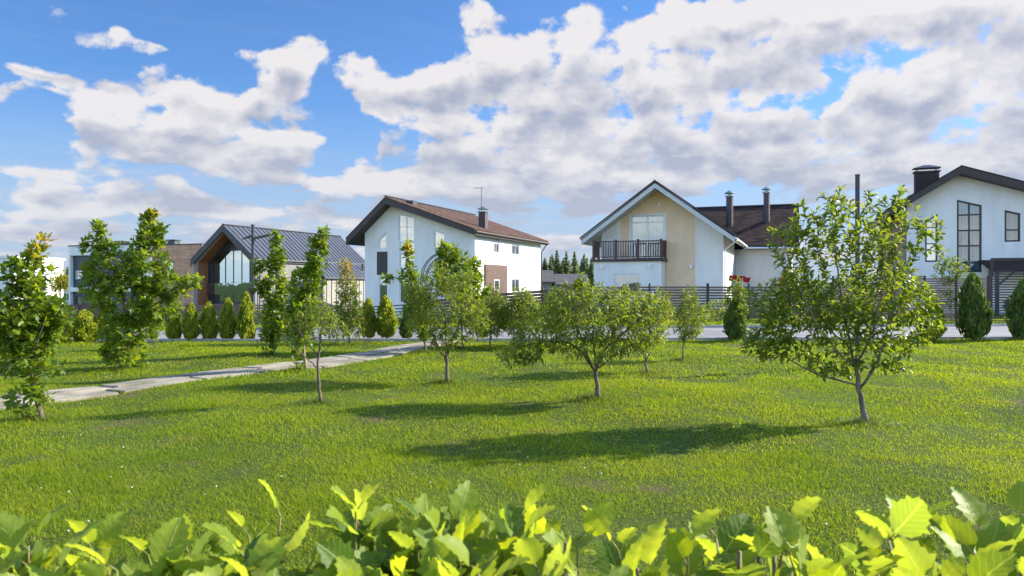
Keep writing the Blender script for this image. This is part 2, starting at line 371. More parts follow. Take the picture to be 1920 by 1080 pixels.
GROUND = ground_mat()
def build_ground():
    xs = axis(-1800, 1800, -24, 24, .4); ys = axis(-600, 2600, -2, 48, .4)
    X, Y = np.meshgrid(xs, ys); Z = gz(X, Y); nx, ny = len(xs), len(ys)
    i = (np.arange(ny - 1)[:, None] * nx + np.arange(nx - 1)[None, :]).ravel()
    me = bpy.data.meshes.new('ground'); me.from_pydata(np.c_[X.ravel(), Y.ravel(), Z.ravel()].tolist(), [], np.c_[i, i + 1, i + 1 + nx, i + nx].tolist())
    props(link_mesh('ground', me, GROUND, smooth=True), 'flat lawn ground under the grass', 'ground', kind='structure')
build_ground()

def road_near(x): return 21.75 + .035 * x
def road_far(x): return 27.2 + .085 * x
def sheet(name, near, far, mt, lift, label, cat, x0=-45, x1=45, ny=8):
    xs = np.arange(x0, x1 + .1, .5); v = []; f = []
    for x in xs:
        for k in range(ny + 1):
            y = near(x) + (far(x) - near(x)) * k / ny; v.append((x, y, float(gz(x, y)) + lift))
    n = ny + 1
    for i in range(len(xs) - 1):
        for k in range(ny): f.append((i * n + k, (i + 1) * n + k, (i + 1) * n + k + 1, i * n + k + 1))
    me = bpy.data.meshes.new(name); me.from_pydata(v, [], f)
    return props(link_mesh(name, me, mt), label, cat, kind='structure')
ROADM = mat('asphalt', (.225, .205, .205), .9, (.165, .152, .155), .8, (.5, 1, 1), bump=.4, bscale=50, detail=8)
sheet('road', road_near, road_far, ROADM, .02, 'grey lane running behind the lawn', 'road')
def kerbs(name, fn, w, h, label):
    mb = MB(); x = -45.0; rr = random.Random(3)
    while x < 45:
        x2 = x + .98; y = fn(x); y2 = fn(x2); zz = float(gz(x, y)); j = rr.uniform(-.008, .008)
        mb.bar((x, y, zz + h / 2 - .04 + j), (x2, y2, float(gz(x2, y2)) + h / 2 - .04 + j), w, h + .08)
        x += 1.0
    props(mb.build(name, mat('kerb_concrete', (.42, .39, .35), .85, (.30, .28, .25), 2, bump=.3)), label, 'kerb', kind='structure')
kerbs('kerb', lambda x: road_near(x) - .06, .1, .09, 'low concrete kerb between lawn and lane')
kerbs('far_kerb', lambda x: road_far(x) + .06, .1, .11, 'low concrete kerb on the house side of the lane')

PATH_PTS = [Vector((-11.6, 3.5)), Vector((-7.35, 10.30)), Vector((-4.90, 14.25)), Vector((-3.30, 17.4)), Vector((-2.2, 20.4)), Vector((-1.85, 21.85))]
PW = 1.06
def path_at(s):
    for a, b in zip(PATH_PTS[:-1], PATH_PTS[1:]):
        L = (b - a).length
        if s <= L: return a + (b - a) * (s / L), (b - a).normalized()
        s -= L
    return None
def build_path():
    rr = random.Random(8); mb = MB(); s = 0.0; total = sum((b - a).length for a, b in zip(PATH_PTS[:-1], PATH_PTS[1:]))
    lanes = [(-PW / 2, -.028), (.028, PW / 2)]
    for li, (o0, o1) in enumerate(lanes):
        s = .12 * li
        while s < total - .4:
            L = rr.choice([1.35, 1.4, 1.45]); e = min(s + L, total - .01) - .07
            q = []
            for (ss, oo) in ((s, o0), (e - .05, o0), (e - .05, o1), (s, o1)):
                p, d = path_at(ss); nrm = Vector((-d.y, d.x)); oo += rr.uniform(-.035, .035)
                q.append(p + nrm * oo)
            tilt = [rr.uniform(-.004, .010) for _ in range(4)]
            top = [(p.x, p.y, float(gz(p.x, p.y)) + .028 + t) for p, t in zip(q, tilt)]; bot = [(x, y, z - .12) for x, y, z in top]
            cc = Vector((sum(p[0] for p in top) / 4, sum(p[1] for p in top) / 4, sum(p[2] for p in top) / 4))
            ins = [tuple(Vector(p) + (cc - Vector(p)).normalized() * .015 + Vector((0, 0, .006))) for p in top]
            mb.add(bot + top + ins, [(0,1,5,4),(1,2,6,5),(2,3,7,6),(3,0,4,7),(4,5,9,8),(5,6,10,9),(6,7,11,10),(7,4,8,11),(8,9,10,11)])
            s += L
    props(mb.build('path', CONC), 'pale path of worn concrete slabs crossing the lawn', 'path', kind='structure')
build_path()
def path_dist(x, y):
    x = np.asarray(x); y = np.asarray(y); best = np.full(x.shape, 99.0)
    for a, b in zip(PATH_PTS[:-1], PATH_PTS[1:]):
        d = b - a; L2 = d.length_squared
        t = np.clip(((x - a.x) * d.x + (y - a.y) * d.y) / L2, 0, 1)
        best = np.minimum(best, np.hypot(x - a.x - t * d.x, y - a.y - t * d.y))
    return best

# ------------------------------------------------------------------ houses
ROT = math.radians(-20.94); CU, SU = math.cos(-ROT), math.sin(-ROT)
class House:
    """local frame: x along the front, y to the back, z up (z=0 is the level of the lawn); placed so that its front left wall corner is at pixel px and depth y0"""
    def __init__(s, px, y0, name, label, cat='house', group=None):
        s.o = Vector(((px - HX) / F * y0, y0, 0)); s.root = thing(name, label, cat, (s.o.x, s.o.y, 0), ROT, group)
    def world(s, u, v, z): return Vector((s.o.x + CU * u + SU * v, s.o.y - SU * u + CU * v, z))
    def proj(s, u, v, z): p = s.world(u, v, z); return (HX + F * p.x / p.y, HY - F * (p.z - CAMZ) / p.y)
    def front(s, px, py, v=0.0):       # pixel -> (u,z) on a plane y=v of the house
        r = (px - HX) / F; ox, oy = s.o.x + SU * v, s.o.y + CU * v
        u = (r * oy - ox) / (CU + SU * r); d = oy - SU * u
        return (u, CAMZ - (py - HY) / F * d)
    def side(s, px, py, u):            # pixel -> (v,z) on a plane x=u
        r = (px - HX) / F; ox, oy = s.o.x + CU * u, s.o.y - SU * u
        v = (r * oy - ox) / (SU - CU * r); d = oy + CU * v
        return (v, CAMZ - (py - HY) / F * d)
def to_front(v0): return lambda a, z, d: (a, v0 + d, z)
def to_right(u0): return lambda a, z, d: (u0 - d, a, z)
def to_left(u0): return lambda a, z, d: (u0 + d, a, z)
def to_back(v0): return lambda a, z, d: (a, v0 - d, z)
def wall_sheet(mb, outer, holes, to3, depth=.16):
    polys = [[Vector((a, z, 0)) for a, z in p] for p in [outer] + holes]
    flat = [p for poly in polys for p in poly]
    tris = tessellate_polygon(polys)
    mb.add([to3(p.x, p.y, 0) for p in flat], [tuple(t) for t in tris])
    for h in holes:
        n = len(h); mb.add([to3(a, z, 0) for a, z in h] + [to3(a, z, depth) for a, z in h], [(i, (i + 1) % n, n + (i + 1) % n, n + i) for i in range(n)])
def inset(poly, t):
    n = len(poly); A = sum(poly[i][0] * poly[(i + 1) % n][1] - poly[(i + 1) % n][0] * poly[i][1] for i in range(n))
    sg = 1 if A > 0 else -1; out = []
    ed = []
    for i in range(n):
        x0, z0 = poly[i]; x1, z1 = poly[(i + 1) % n]; L = math.hypot(x1 - x0, z1 - z0); nx, nz = -(z1 - z0) / L * sg, (x1 - x0) / L * sg
        ed.append((x0 + nx * t, z0 + nz * t, x1 - x0, z1 - z0))
    for i in range(n):
        ax, az, adx, adz = ed[i - 1]; bx, bz, bdx, bdz = ed[i]; det = adx * bdz - adz * bdx
        if abs(det) < 1e-9: out.append((bx, bz)); continue
        k = ((bx - ax) * bdz - (bz - az) * bdx) / det; out.append((ax + adx * k, az + adz * k))
    return out
def ring(mb, poly, t, to3, d0, d1):
    ip = inset(poly, t); n = len(poly)
    vs = [to3(a, z, d0) for a, z in poly] + [to3(a, z, d0) for a, z in ip] + [to3(a, z, d1) for a, z in poly] + [to3(a, z, d1) for a, z in ip]
    fs = []
    for i in range(n):
        j = (i + 1) % n; fs += [(i, j, n + j, n + i), (2 * n + i, 3 * n + i, 3 * n + j, 2 * n + j), (n + i, n + j, 3 * n + j, 3 * n + i), (i, 2 * n + i, 2 * n + j, j)]
    mb.add(vs, fs)
def seg_clip(poly, axis_, val):      # extent of a polygon along the other axis at axis_=val
    hits = []
    n = len(poly)
    for i in range(n):
        p, q = poly[i], poly[(i + 1) % n]; a, b = p[axis_], q[axis_]
        if (a - val) * (b - val) < 0: k = (val - a) / (b - a); hits.append(p[1 - axis_] + (q[1 - axis_] - p[1 - axis_]) * k)
    return (min(hits), max(hits)) if len(hits) >= 2 else None
def window(parent, poly, to3, vs=(), hs=(), fm=None, t=.07, glass=None, curtain=None, name='window', d=.05, bar=.05, label=None):
    mb = MB(); e = .003
    out = inset(poly, .004)
    ring(mb, out, t, to3, d, d + .08)
    for a in vs:
        h = seg_clip(inset(poly, t), 0, a)
        if h: mb.prism_q = None; add_bar(mb, to3, a - bar / 2, a + bar / 2, h[0], h[1], d + .006, d + .074)
    for z in hs:
        h = seg_clip(inset(poly, t), 1, z)
        if h: add_bar(mb, to3, h[0], h[1], z - bar / 2, z + bar / 2, d + .009, d + .071)
    f = mb.build(name, fm or WPVC, parent)
    if label: f['label'] = label
    g = MB(); ip = inset(poly, t * .5); g.add([to3(a, z, d + .04) for a, z in ip], [tuple(range(len(ip)))]); g.build('pane', glass or GLASS, f)
    if curtain:
        c = MB(); a0 = min(p[0] for p in poly) + .02; a1 = max(p[0] for p in poly) - .02; z0 = min(p[1] for p in poly) - .1; z1 = max(p[1] for p in poly) + .1
        for (c0, c1) in curtain:
            n = max(6, int((c1 - c0) * (a1 - a0) * 12) * 2); vv = []; xs = [a0 + (a1 - a0) * (c0 + (c1 - c0) * i / n) for i in range(n + 1)]
            for i, x in enumerate(xs):
                dd = .26 + (.035 if i % 2 else -.035); vv += [to3(x, z0, dd), to3(x, z1, dd)]
            c.add(vv, [(2 * i, 2 * i + 2, 2 * i + 3, 2 * i + 1) for i in range(n)])
        c.build('curtain', CURT, f)
    return f
def add_bar(mb, to3, a0, a1, z0, z1, d0, d1):
    vs = [to3(a, z, d) for d in (d0, d1) for z in (z0, z1) for a in (a0, a1)]
    mb.add(vs, [(0,1,3,2),(4,6,7,5),(0,4,5,1),(2,3,7,6),(0,2,6,4),(1,5,7,3)])
def rect(a0, z0, a1, z1): return [(min(a0, a1), min(z0, z1)), (max(a0, a1), min(z0, z1)), (max(a0, a1), max(z0, z1)), (min(a0, a1), max(z0, z1))]
def gable_roof(H, W, D, a, hl, hr, hp, ol, orr, of, ob, th, roofm, fasm, sofm, fdeep=.0, seam=False):
    """a: ridge position, hl / hr: wall heights left and right, hp: ridge underside"""
    sl = (hp - hl) / a; sr = (hp - hr) / (W - a)
    L = (-ol, hl - sl * ol); R = (W + orr, hr - sr * orr); P = (a, hp)
    tl = th * math.hypot(1, sl); tr = th * math.hypot(1, sr); tp = max(tl, tr)
    # roof covering: thin sheet with thickness on the top, deck and soffit beneath
    mb = MB(); c = .06
    mb.prism([(L[0] - .04, L[1] + tl - c), (P[0], P[1] + tp - c), (R[0] + .04, R[1] + tr - c), (R[0] + .04, R[1] + tr), (P[0], P[1] + tp), (L[0] - .04, L[1] + tl)], -of - .05, D + ob + .05)
    roof = mb.build('roof', roofm, H.root)
    mb = MB(); mb.prism([L, P, R, (R[0], R[1] + tr - c - .004), (P[0], P[1] + tp - c - .004), (L[0], L[1] + tl - c - .004)], -of, D + ob); mb.build('soffit', sofm, roof)
    # bargeboards proud of the front edge
    mb = MB(); dd = .03 + fdeep
    mb.prism([(L[0] - .02, L[1] - dd), (P[0], P[1] - dd), (R[0] + .02, R[1] - dd), (R[0] + .02, R[1] + tr - c - .008), (P[0], P[1] + tp - c - .008), (L[0] - .02, L[1] + tl - c - .008)], -of - .035, -of + .0)
    mb.build('bargeboard', fasm, roof)
    # gutter along the right eave
    mb = MB(); gx = R[0] + .10; g_z = R[1] + tr * .55
    mb.tube([(gx, -of, g_z), (gx, D + ob, g_z - .05)], .075, 8); mb.build('gutter', fasm, roof)
    if seam:
        mb = MB(); y = -of
        while y < D + ob:
            for (q0, q1) in (((L[0], L[1] + tl), (P[0], P[1] + tp)), ((P[0], P[1] + tp), (R[0], R[1] + tr))):
                mb.bar((q0[0], y, q0[1] + .02), (q1[0], y, q1[1] + .02), .035, .05, up=(0, 1, 0))
            y += .48
        mb.build('standing_seam', DARK, roof)
    return roof, L, P, R

def chalet(px, y0, W, D, a, hl, hr, hp, name, label, roofm, fasm, base):
    H = House(px, y0, name, label)
    return H

# ---- the white house left of the middle
H3 = House(684, 59, 'white_house', 'two-storey white house with brown shingle roof, small chimney with antenna and white-framed sloping windows', group=None)
W3, D3, A3, hl3, hr3, hp3 = 9.5, 15.2, 2.44, 5.6, 5.35, 7.75
BASE = -1.6
def P3(cx, cy): return (640 + cx / 3.376, 340 + cy / 3.376)
def fpoly(H, fn, pts, v=0.0): return [H.front(*fn(*p), v) for p in pts]
def spoly(H, fn, pts, u): return [H.side(*fn(*p), u) for p in pts]
def frect(H, fn, x0, y0, x1, y1, v=0.0):
    p = [H.front(*fn(x0, y0), v), H.front(*fn(x1, y1), v)]; return rect(p[0][0], p[0][1], p[1][0], p[1][1])
def srect(H, fn, x0, y0, x1, y1, u):
    p = [H.side(*fn(x0, y0), u), H.side(*fn(x1, y1), u)]; return rect(p[0][0], p[0][1], p[1][0], p[1][1])
w_a = frect(H3, P3, 236, 320, 286, 428); w_a[3] = (w_a[3][0], w_a[3][1] - .62)
w_b = frect(H3, P3, 236, 610, 292, 760)
w_c = frect(H3, P3, 362, 208, 462, 378); w_c[2] = (w_c[2][0], w_c[2][1] - .32)
w_d = frect(H3, P3, 368, 388, 464, 770)
w_e = frect(H3, P3, 586, 308, 655, 428); w_e[2] = (w_e[2][0], w_e[2][1] - .35)
mb = MB()
wall_sheet(mb, [(0, BASE), (W3, BASE), (W3, hr3 + .1), (A3, hp3 + .1), (0, hl3 + .1)], [w_a, w_b, w_c, w_d, w_e], to_front(0))
s_a = srect(H3, P3, 967, 388, 1000, 455, W3); s_b = srect(H3, P3, 1080, 400, 1128, 468, W3); s_c = srect(H3, P3, 1080, 615, 1128, 700, W3)
wall_sheet(mb, [(0, BASE), (D3, BASE), (D3, hr3 + .1), (0, hr3 + .1)], [s_a, s_b, s_c], to_right(W3))
wall_sheet(mb, [(0, BASE), (D3, BASE), (D3, hl3 + .1), (0, hl3 + .1)], [], to_left(0))
wall_sheet(mb, [(0, BASE), (W3, BASE), (W3, hr3 + .1), (A3, hp3 + .1), (0, hl3 + .1)], [], to_back(D3))
mb.build('wall', WHITE, H3.root)
mid = lambda p, f=.5: min(q[0] for q in p) + (max(q[0] for q in p) - min(q[0] for q in p)) * f
midz = lambda p, f=.5: min(q[1] for q in p) + (max(q[1] for q in p) - min(q[1] for q in p)) * f
GL3 = glass_mat('sky_glass', (.35, .50, .52), .42, (.66, .80, .88))
window(H3.root, w_a, to_front(0), hs=[midz(w_a, .47)], glass=GL3)
window(H3.root, w_b, to_front(0), glass=GLASSD)
window(H3.root, w_c, to_front(0), vs=[mid(w_c)], hs=[midz(w_c, .52)], glass=GL3)
window(H3.root, w_d, to_front(0), vs=[mid(w_d)], hs=[midz(w_d, .38), midz(w_d, .64), midz(w_d, .85)], glass=GLASSD)
window(H3.root, w_e, to_front(0), glass=GL3, vs=[])
for p in (s_a, s_b, s_c): window(H3.root, p, to_right(W3), vs=[mid(p)], glass=GLASS, curtain=[(0, .4), (.62, 1)])
pb = frect(H3, P3, 226, 446, 292, 592); mb = MB(); add_bar(mb, to_front(0), pb[0][0], pb[1][0], pb[0][1], pb[2][1], -.03, .02); mb.build('panel', BROWNM, H3.root)
gp = srect(H3, P3, 905, 525, 1042, 760, W3); mb = MB(); add_bar(mb, to_right(W3), gp[0][0], gp[1][0], gp[0][1], gp[2][1], -.12, .02)
for z in np.arange(gp[0][1] + .5, gp[2][1] - .1, .5): add_bar(mb, to_right(W3), gp[0][0] + .1, gp[1][0] - .1, z, z + .03, -.135, -.118)
gar = mb.build('garage_front', BROWNP, H3.root)
gw = srect(H3, P3, 968, 622, 1000, 690, W3 + .12); mb = MB(); ring(mb, gw, .07, to_right(W3 + .13), 0, .05); gf = mb.build('window', WPVC, gar)
mb = MB(); mb.add([to_right(W3 + .125)(a, z, .0) for a, z in inset(gw, .05)], [(0, 1, 2, 3)]); mb.build('pane', GLASSD, gf)
roof3, L3, PP3, R3 = gable_roof(H3, W3, D3, A3, hl3, hr3, hp3, 1.05, .45, 1.0, .9, .40, SHING, BROWNM, BROWNM)
mb = MB(); mb.bar((A3, -1.02, hp3 + .61), (A3, D3 + .92, hp3 + .61), .3, .06); mb.build('ridge_cap', BROWNM, roof3)
def chimney(root, u, v, z0, z1, w, d, mt, capm, name='chimney', pots=True):
    mb = MB(); mb.box(u - w / 2, u + w / 2, v - d / 2, v + d / 2, z0, z1); c = mb.build(name, mt, root)
    mb = MB(); e = .08
    mb.box(u - w / 2 - e, u + w / 2 + e, v - d / 2 - e, v + d / 2 + e, z1, z1 + .06)
    if pots:
        for sx in (-1, 1):
            for sy in (-1, 1): mb.box(u + sx * w * .4 - .02, u + sx * w * .4 + .02, v + sy * d * .4 - .02, v + sy * d * .4 + .02, z1 + .06, z1 + .24)
        zz = z1 + .24; e = .12
        mb.add([(u - w/2 - e, v - d/2 - e, zz), (u + w/2 + e, v - d/2 - e, zz), (u + w/2 + e, v + d/2 + e, zz), (u - w/2 - e, v + d/2 + e, zz),
                (u - w/8, v - d/8, zz + .2), (u + w/8, v - d/8, zz + .2), (u + w/8, v + d/8, zz + .2), (u - w/8, v + d/8, zz + .2)],
               [(0,3,2,1),(4,5,6,7),(0,1,5,4),(1,2,6,5),(2,3,7,6),(3,0,4,7)])
    mb.build('cap', capm, c); return c
STEEL = mat('steel_cap', (.30, .34, .33), .4, (.22, .26, .25), metallic=.6)
cu3, cz3 = H3.front(906, 398, 3.2)
c3 = chimney(H3.root, cu3, 3.2, 5.5, cz3, .56, .56, mat('chimney_brown', (.085, .055, .048), .7, (.06, .038, .034)), STEEL)
mb = MB(); cu3 -= 7.9; mb.tube([(7.75 + cu3, 3.2, cz3 + .2), (7.75 + cu3, 3.2, cz3 + 1.95)], .022, 5); mb.tube([(7.1 + cu3, 3.2, cz3 + 1.93), (7.95 + cu3, 3.2, cz3 + 1.93)], .018, 5)
for k in range(5): mb.tube([(7.15 + cu3 + .15 * k, 3.0, cz3 + 1.93), (7.15 + cu3 + .15 * k, 3.4, cz3 + 1.93)], .01, 4)
mb.build('antenna', DARK, c3)
mb = MB(); vx = A3 + 1.0; vz = hp3 + .45 - .34 + .1
mb.box(vx - .3, vx + .3, 1.0, 1.7, vz - .2, vz + .2); mb.build('roof_vent', DARK, roof3)
mb = MB(); dz = R3[1] + .2; mb.tube([(R3[0] + .1, D3 + .4, dz), (W3 + .12, D3 - .1, dz - .9), (W3 + .12, D3 - .1, BASE)], .055, 6); mb.build('downpipe', BROWNM, H3.root)
bp = fpoly(H3, P3, [(0, 0)])
# foundation of the picture's left garden arch follows in the garden section

# ---- the white house at the right edge
H5 = House(1700, 41.5, 'white_house', 'white house with black-framed sloping windows, brown brick chimney and dark roof at the right edge')
W5, D5, A5 = 9.5, 15.2, 2.50
def P5(cx, cy): return (1480 + cx / 2.843, 280 + cy / 2.843)
k5 = H5.front(*P5(627, 300)); hl5 = k5[1]; hp5 = H5.front(*P5(905, 138))[1]; A5 = H5.front(*P5(900, 138))[0]; hr5 = hp5 - (W5 - A5) * .345
q_a = frect(H5, P5, 724, 345, 790, 600); q_a[3] = (q_a[3][0], q_a[3][1] - .42)
q_b = frect(H5, P5, 893, 268, 1026, 655); q_b[2] = (q_b[2][0], q_b[2][1] - .34)
q_c = frect(H5, P5, 1147, 323, 1232, 492); q_c[2] = (q_c[2][0], q_c[2][1] - .20)
mb = MB()
wall_sheet(mb, [(0, BASE), (W5, BASE), (W5, hr5 + .1), (A5, hp5 + .1), (0, hl5 + .1)], [q_a, q_b, q_c], to_front(0))
mb.build('wall', WHITE, H5.root); mb = MB()
wall_sheet(mb, [(0.0, BASE), (D5, BASE), (D5, hl5 + .1), (0, hl5 + .1)], [], to_left(-.004)); mb.build('side_wall', BROWNP, H5.root); mb = MB()
for tf, oo in ((to_right(W5), [(0, BASE), (D5, BASE), (D5, hr5 + .1), (0, hr5 + .1)]), (to_back(D5), [(0, BASE), (W5, BASE), (W5, hr5 + .1), (A5, hp5 + .1), (0, hl5 + .1)])):
    wall_sheet(mb, oo, [], tf)
mb.build('wall', WHITE, H5.root)
zr = [H5.front(*P5(900, y))[1] for y in (350, 433, 515, 603)]
window(H5.root, q_a, to_front(0), hs=[midz(q_a, .72), midz(q_a, .38)], fm=BFRAME, glass=GLASSD, t=.08)
window(H5.root, q_b, to_front(0), vs=[mid(q_b)], hs=zr, fm=BFRAME, glass=glass_mat('curtained_glass', (.62, .74, .82), .16, (.7, .82, .9)), curtain=[(0, 1)], t=.09, bar=.08)
window(H5.root, q_c, to_front(0), hs=[midz(q_c, .37)], fm=BFRAME, glass=glass_mat('curtained_glass', (.62, .74, .82), .16, (.7, .82, .9)), curtain=[(0, 1)], t=.09, bar=.07)
roof5, *_ = gable_roof(H5, W5, D5, A5, hl5, hr5, hp5, 1.0, .5, .85, .8, .36, SHINGD, BROWNM, BROWNM)
cu, cz = H5.front(1737, 322, 4.0)
chimney(H5.root, cu, 4.0, 5.0, cz - .05, 1.25, .7, BRICKM, DARK, pots=True)
mb = MB(); lu, lz = H5.front(*P5(1050, 605)); mb.box(lu - .05, lu + .05, -.12, 0.002, lz - .12, lz + .12); mb.build('wall_lamp', DARK, H5.root)
# timber carport at its corner
c0 = H5.front(*P5(1072, 580), -3.0); c1 = H5.front(2040, *[484], -3.0)
CP = thing('carport', 'dark brown lean-to carport roof before the white house at the right edge', 'carport', H5.world(c0[0], -3.0, 0), ROT)
wd = c1[0] - c0[0]; zt = c0[1]
mb = MB(); mb.prismx([(-.1, zt - .72), (-.1, zt - .6), (2.9, zt - .02), (2.9, zt - .14)], .1, wd); mb.build('roof', SHINGX, CP)
mb = MB(); mb.box(0, wd, -.16, -.02, zt - .14, zt); mb.box(0, .1, -.16, -.02, zt - .9, zt - .14); mb.build('beam', BROWNM, CP)
for u in (.2, wd / 2, wd - .1):
    mb = MB(); mb.box(u, u + .16, -.1, .06, BASE, zt - .62); mb.build('post', BROWNM, CP)
for u in (.28, wd / 2 + .08):
    mb = MB(); mb.bar((u, -.02, zt - 1.4), (u + .7, -.02, zt - .72), .09, .09); mb.build('brace', BROWNM, CP)

# ---- house with balcony
H4 = House(1128, 49.3, 'balcony_house', 'white and cream gabled house with dark railed balcony and brown shingle side wing')
def P4(cx, cy): return (1000 + cx / 3.085, 310 + cy / 3.085)
WR = H4.front(*P4(1100, 600))[0]; W4 = WR
A4 = H4.front(*P4(728, 200))[0]; hp4 = H4.front(*P4(728, 142))[1]; hl4 = H4.front(*P4(395, 400))[1]
sl4 = (hp4 - hl4) / A4; hr4 = hp4 - sl4 * (W4 - A4); D4 = 19.0
door = frect(H4, P4, 563, 292, 757, 552)
mb = MB()
cu0 = H4.front(*P4(505, 400))[0]; cu1 = H4.front(*P4(935, 400))[0]
def roofz(u): return hp4 - sl4 * abs(u - A4)
wall_sheet(mb, [(0, -.3), (cu0, -.3), (cu0, roofz(cu0) + .1), (0, hl4 + .1)], [], to_front(0))
wall_sheet(mb, [(cu1, -.3), (W4, -.3), (W4, hr4 + .1), (cu1, roofz(cu1) + .1)], [], to_front(0))
wall_sheet(mb, [(0, -.3), (D4, -.3), (D4, hr4 + .1), (0, hr4 + .1)], [], to_right(W4))
wall_sheet(mb, [(0, -.3), (D4, -.3), (D4, hl4 + .1), (0, hl4 + .1)], [], to_left(0))
wall_sheet(mb, [(0, -.3), (W4, -.3), (W4, hr4 + .1), (A4, hp4 + .1), (0, hl4 + .1)], [], to_back(D4))
mb.build('wall', WHITE, H4.root)
mb = MB(); cf = to_front(.06)
wall_sheet(mb, [(cu0, -.3), (cu1, -.3), (cu1, roofz(cu1) + .1), (A4, hp4 + .1), (cu0, roofz(cu0) + .1)], [door], cf)
for cu_ in (cu0, cu1): mb.add([(cu_, 0, -.3), (cu_, .06, -.3), (cu_, .06, roofz(cu_) + .1), (cu_, 0, roofz(cu_) + .1)], [(0, 1, 2, 3)])
mb.build('cream_wall', CREAM, H4.root)
dz = H4.front(*P4(600, 330))[1]
window(H4.root, door, cf, vs=[mid(door, .5)], hs=[dz], curtain=[(0, .34), (.55, .95)], name='balcony_door', t=.09, bar=.10, glass=glass_mat('door_glass', (.5, .62, .74), .28, (.6, .78, .9)))
mb = MB(); ring(mb, [(a + b * .001, z) for (a, z), b in zip(inset(door, -.10), (0,) * 4)], .10, to_front(.02), 0, .05); mb.build('door_surround', WPVC, H4.root)
roof4, L4, PP4, R4 = gable_roof(H4, W4, D4, A4, hl4, hr4, hp4, .95, .75, 1.5, .6, .26, SHINGD, SOFW, SOFW, fdeep=.02)
mb = MB(); Ls, Rs = L4, R4; tt = .26 * math.hypot(1, sl4)
mb.prism([(Ls[0] - .1, Ls[1] + tt - .02), (PP4[0], PP4[1] + tt + .0), (Rs[0] + .1, Rs[1] + tt - .02), (Rs[0] + .1, Rs[1] + tt + .1), (PP4[0], PP4[1] + tt + .13), (Ls[0] - .1, Ls[1] + tt + .1)], -1.62, -1.552)
mb.build('verge_trim', BROWNM, roof4)
# ground-floor projection carrying the balcony
BV = -1.45
b0 = H4.front(*P4(350, 600), BV)[0]; b1 = H4.front(*P4(741, 600), BV)[0]; bz = H4.front(*P4(550, 556), BV)[1]
bw = frect(H4, P4, 465, 628, 620, 745, BV)
mb = MB(); wall_sheet(mb, [(b0, -.3), (b1, -.3), (b1, bz), (b0, bz)], [bw], to_front(BV))
wall_sheet(mb, [(BV, -.3), (-.003, -.3), (-.003, bz), (BV, bz)], [], to_right(b1)); wall_sheet(mb, [(BV, -.3), (-.003, -.3), (-.003, bz), (BV, bz)], [], to_left(b0))
mb.build('bay_wall', WHITE, H4.root)
window(H4.root, bw, to_front(BV), vs=[mid(bw, .52)], glass=glass_mat('bay_glass', (.45, .58, .68), .25), curtain=[(0, .3)], t=.09, bar=.10)
mb = MB(); mb.box(b0 - .12, b1 + .15, BV - .15, -.004, bz + .002, bz + .16); bal = mb.build('balcony_deck', BROWNM, H4.root)
RAILW = mat('railing_wood', (.10, .052, .036), .6, (.07, .036, .026), 3)
rt = H4.front(*P4(550, 436), BV)[1]
mb = MB(); mb.box(b0 - .06, b1 + .06, BV - .1, BV + .0, rt - .07, rt); mb.box(b0 - .06, b1 + .06, BV - .08, BV - .02, bz + .26, bz + .32)
for xx in (b0 - .06, b1 - .02): mb.box(xx, xx + .08, BV + .002, -.01, rt - .07, rt); mb.box(xx + .01, xx + .07, BV + .002, -.01, bz + .26, bz + .32)
mb.build('handrail', RAILW, bal)
for k in range(4):
    u = b0 - .04 + (b1 - b0 - .02) * k / 3; mb = MB(); mb.box(u - .03, u + .12, BV - .12, BV + .03, bz + .16, rt + .08); mb.build('railing_post', RAILW, bal)
for u in (b0 - .07, b1 - .03):
    mb = MB(); mb.box(u, u + .12, -.2, -.07, bz + .16, rt + .06); mb.build('railing_post', RAILW, bal)
nb = int((b1 - b0) / .155)
for k in range(1, nb):
    u = b0 + (b1 - b0) * k / nb; mb = MB(); mb.box(u - .022, u + .022, BV - .072, BV - .028, bz + .32, rt - .07); mb.build('baluster', RAILW, bal)
for xx in (b0 - .02, b1 + .02):
    for k in range(1, 8):
        v = BV + (-.1 - BV) * k / 8; mb = MB(); mb.box(xx - .02, xx + .02, v - .022, v + .022, bz + .32, rt - .07); mb.build('baluster', RAILW, bal)
for (cx, cy, v) in ((397, 588, BV), (672, 580, BV), (912, 585, .06), (730, 228, .06)):
    u, z = H4.front(*P4(cx, cy), v); mb = MB(); mb.box(u - .09, u + .09, v - .14, v + .001, z - .1, z + .1); mb.box(u - .06, u + .06, v - .18, v - .14, z - .13, z - .1); mb.build('wall_lamp', WPVC, H4.root)
# cross wing
ru = A4; VW = 9.6; VR = 14.6; UX = A4 + 7.9; hw = hp4 - .1; ew = 4.55
mb = MB()
wall_sheet(mb, [(W4 + .003, -.3), (UX, -.3), (UX, ew + .1), (W4 + .003, ew + .1)], [], to_front(VW))
wall_sheet(mb, [(VW, -.3), (2 * VR - VW, -.3), (2 * VR - VW, ew), (VR, hw), (VW, ew)], [], to_right(UX))
mb.build('wing_wall', WHITE, H4.root)
sw = (hw - ew) / (VR - VW); th = .28
mb = MB(); mb.prismx([(VW - .7, ew - .7 * sw), (VR, hw), (2 * VR - VW + .7, ew - .7 * sw), (2 * VR - VW + .7, ew - .7 * sw + th), (VR, hw + th), (VW - .7, ew - .7 * sw + th)], ru + .02, UX + .5)
wroof = mb.build('wing_roof', SHINGX, H4.root)
mb = MB(); mb.prismx([(VW - .76, ew - .7 * sw - .05), (VR, hw - .05), (2 * VR - VW + .76, ew - .7 * sw - .05), (2 * VR - VW + .76, ew - .7 * sw + th + .04), (VR, hw + th + .05), (VW - .76, ew - .7 * sw + th + .04)], UX + .5, UX + .56); mb.build('bargeboard', SOFW, wroof)
mb = MB(); mb.bar((ru, VR, hw + th + .03), (UX + .52, VR, hw + th + .03), .22, .08); mb.build('ridge_cap', DARK, wroof)
